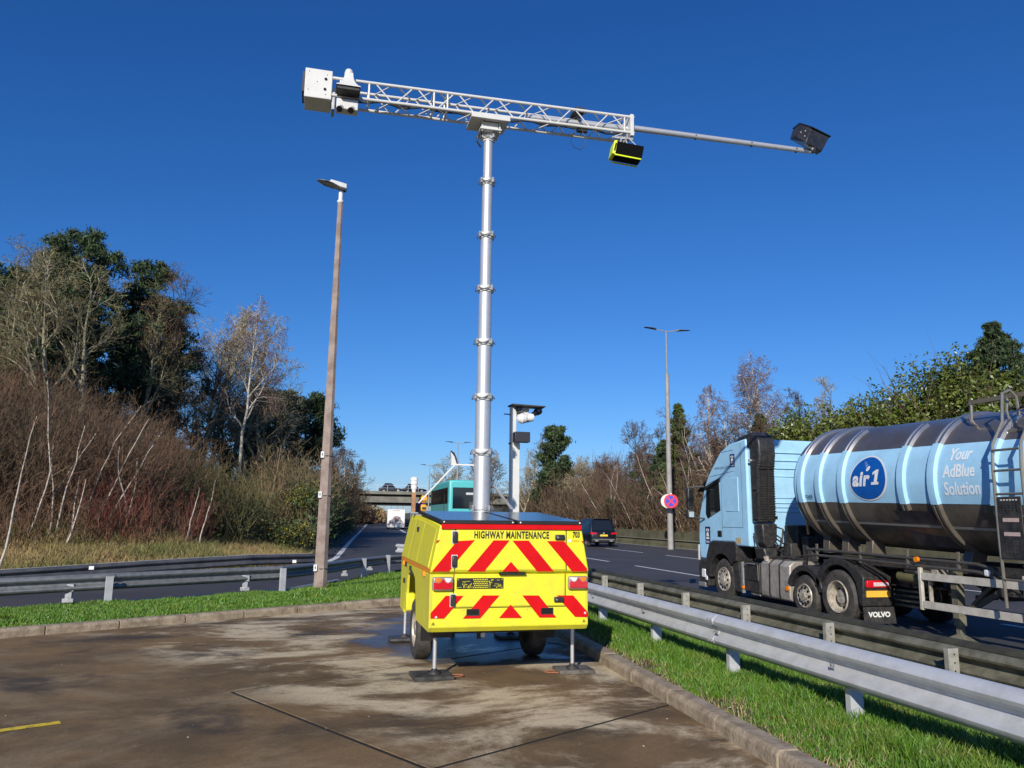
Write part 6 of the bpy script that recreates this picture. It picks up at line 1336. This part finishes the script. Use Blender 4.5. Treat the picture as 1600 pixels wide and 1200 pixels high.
for i, (px, py, D, lab) in enumerate(((478, 775, 44, 'upper clump of yellow gorse flowers left of the lamp post'), (460, 835, 37, 'lower clump of yellow gorse flowers left of the lamp post'))):
    p = dep(px, py, D); z0 = float(T(p[0], p[1])); rng = np.random.default_rng(70 + i)
    t_ = thing('gorse_bush', lab, 'shrub', (float(p[0]), float(p[1]), z0)); rr_ = .6 if i == 0 else .5
    P = p + rng.normal(size=(420, 3)) * np.array([rr_, rr_, .32]); V, Q_ = leaves(P, 5, .1, .06, rng); np_mesh('leaves', V, Q_, GORS, t_)
    P2 = p + np.array([0, -.2, .05]) + rng.normal(size=(110, 3)) * np.array([rr_ * .8, rr_ * .5, .25]); V, Q_ = leaves(P2, 3, .05, .035, rng); np_mesh('flowers', V, Q_, FLWR, t_)
    P3 = np.stack([np.full(30, p[0]), np.full(30, p[1]), np.full(30, z0)], -1); g = grow(rng, P3, rng.normal(size=(30, 3)) * .35 + np.array([0, 0, 1.]), np.full(30, p[2] - z0 + .2), np.full(30, .02), [dict(seg=4)]); V, Q_ = tubes(*g[0][:4]); np_mesh('stems', V, Q_, TWIGO, t_)

# ------------------------------------------------------------------ right bank
def rf(a, b): return lambda x, y: (rightV(x, y) > a) & (rightV(x, y) < b)
pine(60, 866, 672, 104, 'dark bushy scots pine standing alone right of the grey camera column', rad=.20, crown0=.25, whorl=34, k=12, clump=.7)
bare_tree(61, 812, 700, 108, 'bare pale tree behind the grey camera column', bark=BARKL, twig=TWIGL, spread=.4)
bare_tree(62, 842, 690, 112, 'bare tree between the camera column and the dark pine', bark=BARKL, twig=TWIG, spread=.4)
bare_tree(63, 735, 702, 118, 'bare grey tree behind the roof of the turquoise bus', bark=BARK, twig=TWIGL, spread=.5, boughs=16)
bare_tree(64, 768, 716, 112, 'bare tree just right of the silver mast', bark=BARK, twig=TWIG, spread=.5)
bare_tree(65, 700, 722, 125, 'bare tree behind the left end of the bus roof', bark=BARK, twig=TWIGL, spread=.5)
bare_tree(66, 905, 718, 96, 'bare pale tree with ochre catkins right of the dark pine', bark=BARKL, twig=TWIGL, spread=.5, boughs=15)
bare_tree(67, 938, 722, 92, 'bare purplish tree top above the dark suv', bark=BARK, twig=TWIGP, spread=.5)
bare_tree(68, 985, 668, 78, 'bare spreading tree left of the double headed lamp', bark=BARK, twig=TWIG, spread=.46, boughs=16)
bare_tree(69, 1025, 676, 76, 'small bare tree touching the left of the lamp column', bark=BARK, twig=TWIG, spread=.44)
fir(70, 1072, 632, 66, 'pointed green fir just right of the lamp column', rad=.24)
fir(71, 1040, 690, 68, 'lower green fir behind the lamp column', rad=.34, need=NEED)
bare_tree(72, 1112, 602, 60, 'birch with a brown rounded top left of the tallest birch', bark=BIRCH, twig=TWIGP, spread=.32, name='birch_tree', droop=.28, start=.3, ang=34, boughs=20)
bare_tree(73, 1182, 572, 62, 'tallest birch on the right with a broad brown crown above the lorry cab', bark=BIRCH, twig=TWIGP, spread=.40, name='birch_tree', droop=.22, start=.40, boughs=30, ang=42)
bare_tree(74, 1140, 640, 58, 'small birch between the two taller birches', bark=BIRCH, twig=TWIG, spread=.36, name='birch_tree', droop=.2)
bare_tree(75, 1262, 606, 60, 'thin bare tree in the gap before the laurel hedge', bark=BARK, twig=TWIG, spread=.36)
bare_tree(76, 1300, 600, 58, 'bare tree rising above the left end of the laurel hedge', bark=BARK, twig=TWIGL, spread=.38)
bare_tree(77, 1222, 640, 56, 'low bare tree above the rear of the lorry cab', bark=BARK, twig=TWIG, spread=.5)
fir(78, 1600, 500, 46, 'tall dark green conifer at the right edge of the photo', rad=.44, need=NEED, whorl=150)
fir(79, 1562, 560, 50, 'shorter conifer beside the tall one at the right edge', rad=.42, need=NEED, whorl=110)
fir(80, 1190, 652, 58, 'dark bushy evergreen below the tallest birch', rad=.5, need=NEEDY, whorl=50)
fir(81, 1000, 722, 74, 'low dark evergreen on the bank below the bare spreading tree', rad=.55, need=NEED, whorl=40)
for i_, (px, py, D, lab) in enumerate(((1096, 655, 66, 'dense brown bare tree behind the birch left of the tallest'), (1058, 705, 70, 'brown bare tree at the foot of the pointed fir'), (1132, 680, 60, 'brown bare tree above the lorry cab front'), (1015, 708, 72, 'brown bare tree low on the bank left of the lamp column'), (960, 728, 86, 'brown bare tree low above the suv'))):
    bare_tree(830 + i_, px, py, D, lab, bark=BARK, twig=TWIG, boughs=22, spread=.5, start=.08)
# laurel hedge: separate rounded shrubs
hd = [(1215, 672, 50, 2.2, 'low clump behind the air intake stack'), (1262, 655, 49, 2.4, 'first clump above the lorry cab roof'), (1310, 648, 48, 2.6, 'second clump, above the first rib of the tank'), (1358, 636, 47, 2.7, 'third clump, above the blue oval logo'), (1402, 622, 46, 2.8, 'rising clump in the middle of the hedge'), (1440, 592, 46, 3.0, 'tall pale tipped clump left of the summit'), (1478, 574, 46, 3.2, 'highest clump of the hedge'), (1520, 588, 45, 3.0, 'clump just right of the summit'), (1556, 606, 44, 2.8, 'clump below the conifers'), (1600, 612, 43, 3.0, 'clump at the right edge')]
for i, (px, py, D, r_, lab) in enumerate(hd):
    p = dep(px, py, D); zg = float(T(p[0], p[1])); h_ = p[2] - zg
    bush(500 + i, (p[0], p[1], zg), r_, 2.4, h_ * 1.08, 'glossy yellow green laurel behind the tanker, ' + lab, LAUR, n=13000, size=.105, name='laurel_shrub', grp='laurel hedge behind the tanker', lumps=60)
scrub('bank_scrub', 90, region(91, 3400, (880, 1230), (50, 84), rf(1.2, 17)), 4.2, TWIG, 'brown leafless scrub on the right bank behind the concrete barrier', w=.03, lean=(-.15, 0))
scrub('bank_scrub', 92, region(93, 3400, (690, 970), (78, 135), rf(1.2, 18)), 5.4, TWIG, 'brown leafless scrub on the far right bank behind the mast and camera column', w=.045)
scrub('bank_scrub', 94, region(95, 1500, (1180, 1650), (30, 60), rf(3, 16)), 2.4, TWIGO, 'olive scrub under the laurel hedge behind the tanker', w=.025)
fol(96, region(97, 2600, (860, 1230), (50, 84), rf(2.2, 16)), 2.8, 9, .45, .10, GORS, 'bank_foliage', 'patchy dull green leaves on the right bank')
fol(98, region(99, 900, (800, 935), (72, 110), rf(2.2, 14)), 3.2, 9, .55, .15, GORS, 'bank_foliage', 'yellow green bushes above the dark suv')
scrub('dry_stems', 100, region(101, 1600, (880, 1110), (50, 66), rf(.4, 4)), 1.0, mat('straw_stems', (.30, .21, .11), .9, island=.4, scale=.4, col2=(.2, .13, .06)), 'straw coloured dead stems along the top of the concrete barrier', w=.016, nside=3)
ws = [(935, 770, 735, 60), (955, 780, 722, 61), (958, 775, 716, 60), (985, 760, 720, 62), (1000, 750, 705, 62), (1040, 745, 700, 60), (1070, 760, 680, 58), (1090, 745, 670, 58), (1075, 780, 740, 57), (1085, 790, 715, 56), (1110, 730, 660, 57), (1060, 780, 730, 57)]
ww = ['leftmost, above the dark suv roof', 'second from the left, above the suv', 'third from the left, close to the second', 'shorter one left of mid bank', 'tallest left of the lamp column', 'just left of the lamp column', 'just right of the lamp column', 'its top near the green fir', 'low one right of the round sign', 'longer one rising right of the round sign', 'rightmost, beside the lorry mirror', 'directly behind the round sign']
for i, (px, pb, pt_, D) in enumerate(ws):
    D2 = D + 4
    while rightV(*dep(px + 8, 800, D2)[:2]) < 2.2: D2 += .5
    b_ = dep(px + 8, 800, D2); b_[2] = float(T(b_[0], b_[1])) - .1; H_ = topz(px, pt_, D2) - b_[2]; rng = np.random.default_rng(800 + i)
    t_ = thing('birch_sapling', 'pale leaning birch stem on the right bank, ' + ww[i], 'tree', tuple(map(float, b_)), 0, 'pale leaning birch stems on the right bank')
    g = grow(rng, b_, [-.32, 0, 1.], H_ * 1.02, .05, [dict(seg=9, jit=.12, trop=.02, taper=.8), dict(n=20, seg=4, len=.36, ang=35, start=.25, rr=.4, rmin=.015), dict(n=6, seg=3, len=.5, ang=30, rr=.6, rmin=.012)])
    V, Q_ = tubes(*g[0][:4], n=6); np_mesh('trunk', V, Q_, BIRCH, t_, smooth=True); V, Q_ = join([ribbons(*q[:4], rng) for q in g[1:]]); np_mesh('crown', V, Q_, TWIGP, t_)
# far trees beyond the overpass, both sides
scrub('far_scrub', 110, region(111, 1500, (520, 592), (160, 330), lf(1, 18)), 5.5, TWIG, 'brown wood seen beyond the overpass on the left', w=.09)
rng = np.random.default_rng(5); 
for i, (px, py, D, r_) in enumerate(((573, 786, 185, 5.5), (560, 784, 175, 5))):
    p = dep(px, py, D); zg = float(T(p[0], p[1])); bush(120 + i, (p[0], p[1], zg), r_, 5, p[2] - zg, ('sunlit straw coloured bush below the overpass', 'browner bush left of the straw coloured bush below the overpass')[i], (mat('straw_bush', (.28, .2, .09), .9, island=.3), TWIG)[i], n=1200, size=.35)

# ------------------------------------------------------------------ grass
def grass(name, seed, xs, ys, h, wd, m, lab, bend=.5, nclump=0):
    rng = np.random.default_rng(seed); N = len(xs); z = T(xs, ys); H_ = h * rng.uniform(.45, 1.35, N) if np.isscalar(h) else h
    a = rng.uniform(0, 2 * np.pi, N); u = np.stack([np.cos(a), np.sin(a), np.zeros(N)], -1); b = rng.uniform(0, 2 * np.pi, N); ln = np.stack([np.cos(b), np.sin(b), np.zeros(N)], -1) * (H_ * rng.uniform(.1, bend, N))[:, None]
    P = np.stack([xs, ys, z - .01], -1); w_ = wd * rng.uniform(.6, 1.3, N)[:, None]; up = np.array([0, 0, 1.])
    mid = P + up * (H_ * .58)[:, None] + ln * .35; tip = P + up * (H_ * .92)[:, None] + ln
    V = np.stack([P - u * w_, P + u * w_, mid + u * w_ * .75, mid - u * w_ * .75, tip + u * w_ * .08, tip - u * w_ * .08], 1).reshape(-1, 3)
    i = np.arange(N) * 6; Q_ = np.concatenate([np.stack([i, i + 1, i + 2, i + 3], -1), np.stack([i + 3, i + 2, i + 4, i + 5], -1)])
    return tag(np_mesh(name, V, Q_, m), lab, 'grass', None, 'stuff')
rng = np.random.default_rng(8)
def patch(x, y, s=1.): return _h(x * s, y * s) + .6 * _h(x * s * 2.3 + 4, y * s * 2.1 - 2)
# right verge, density falling with distance
n = 190000; yy = 3.2 + 16 * rng.uniform(0, 1, n) ** 1.7; xx = kerb_x(yy) + .17 + rng.uniform(0, 1, n) * (6.0 - kerb_x(yy))
dk_ = xx - kerb_x(yy) - .17; keep = (dk_ > .16 + .20 * patch(xx, yy, 1.6)) | ((rng.uniform(0, 1, n) < .16) & (dk_ > .02)); keep &= patch(xx, yy, 3.1) > -1.25
xx, yy = xx[keep], yy[keep]; hh = (.105 + .03 * patch(xx, yy, 1.9)) * rng.uniform(.4, 1.35, len(xx)) * np.clip((xx - kerb_x(yy)) * 1.3, .35, 1.1)
grass('verge_grass', 9, xx, yy, np.clip(hh, .02, .25), .0042, GRS, 'bright green tufted grass on the verge under the near crash barrier', .75)
# left verge between kerb and barrier
n = 150000; s_ = .18 + 5.2 * rng.uniform(0, 1, n) ** 1.0; t_ = rng.uniform(-9.5, 2.2, n); xx = K0[0] + ND[0] * s_ + BD[0] * t_; yy = K0[1] + ND[1] * s_ + BD[1] * t_
keep = (patch(xx, yy, 1.2) > -1.5); xx, yy = xx[keep], yy[keep]
grass('verge_grass', 10, xx, yy, np.clip((.075 + .02 * patch(xx, yy, 1.3)) * rng.uniform(.5, 1.3, len(xx)), .02, .2), .009, GRS, 'short green grass between the far lay-by kerb and the crash barrier', .6)
n = 45000; xx = rng.uniform(-.4, 4.6, n); yy = rng.uniform(16, 30, n); s0 = (xx - K0[0]) * ND[0] + (yy - K0[1]) * ND[1]; k_ = (s0 > .4) & (T(xx, yy) > -.39); xx, yy = xx[k_], yy[k_]
grass('nose_grass', 11, xx, yy, .11, .011, GRS, 'green grass on the tip of the verge behind the trailer', .5)
# far strip under the wooded bank
P = region(12, 80000, (-60, 505), (22, 37), lf(.25, 7.2)); 
grass('bank_grass', 13, P[:, 0], P[:, 1], .36, .011, GRSD, 'dry yellow brown grass between the far crash barrier and the scrub', .8)
P = region(14, 14000, (-60, 505), (22, 32), lf(.25, 3.0)); P = P[patch(P[:, 0], P[:, 1], .6) > .5]
grass('bank_grass', 15, P[:, 0], P[:, 1], .22, .014, GRS, 'green tufts in the dry grass beyond the far crash barrier', .8)
for (sd, n_, xr, yr, m__, lb_) in ((31, 2600, (.17, .9), (3.6, 9.5), mat('dead_leaf_brown', (.16, .09, .04), .8, island=.5), 'brown dead leaves and moss crumbs along the inside of the right kerb'),):
    rng = np.random.default_rng(sd); y_ = rng.uniform(*yr, n_); x_ = kerb_x(y_) + xr[0] + (xr[1] - xr[0]) * rng.uniform(0, 1, n_) ** 1.6
    V, Q_ = leaves(np.stack([x_, y_, T(x_, y_) + .008], -1), 1, .006, .013, rng, flat=.8); tag(np_mesh('leaf_litter', V, Q_, m__), lb_, 'leaf litter', None, 'stuff')
# dead blades mixed into the grass
n = 6500; yy = 3.4 + 12 * rng.uniform(0, 1, n) ** 1.6; xx = kerb_x(yy) + .18 + rng.uniform(0, 1, n) ** 1.4 * 2.4
grass('dead_grass', 32, xx, yy, .075, .004, mat('dead_straw_blades', (.36, .29, .15), .8, island=.4), 'pale dead grass blades among the green on the right verge', .9)
# ground debris on the verge edge and slabs
m_ = MB(); rg = random.Random(21)
for k in range(70):
    y = rg.uniform(4.6, 9); x = kerb_x(y) + rg.uniform(.2, .6); z = float(T(x, y)); s_ = rg.uniform(.006, .016); m_.hull([(x + rg.uniform(-s_, s_), y + rg.uniform(-s_, s_), z + rg.uniform(-.3, 1) * s_) for _ in range(7)])
for k in range(60):
    x = rg.uniform(-4, 3.0); y = rg.uniform(5, 11); s_ = rg.uniform(.003, .009); 
    if x < kerb_x(y) - .1: m_.hull([(x + rg.uniform(-s_, s_), y + rg.uniform(-s_, s_), .001 + rg.uniform(0, 1) * s_) for _ in range(7)])
tag(m_.build('gravel', mat('pale_gravel', (.5, .45, .38), .8), smooth=False), 'small pale stones scattered on the lay-by and verge edge', 'gravel', None, 'stuff')
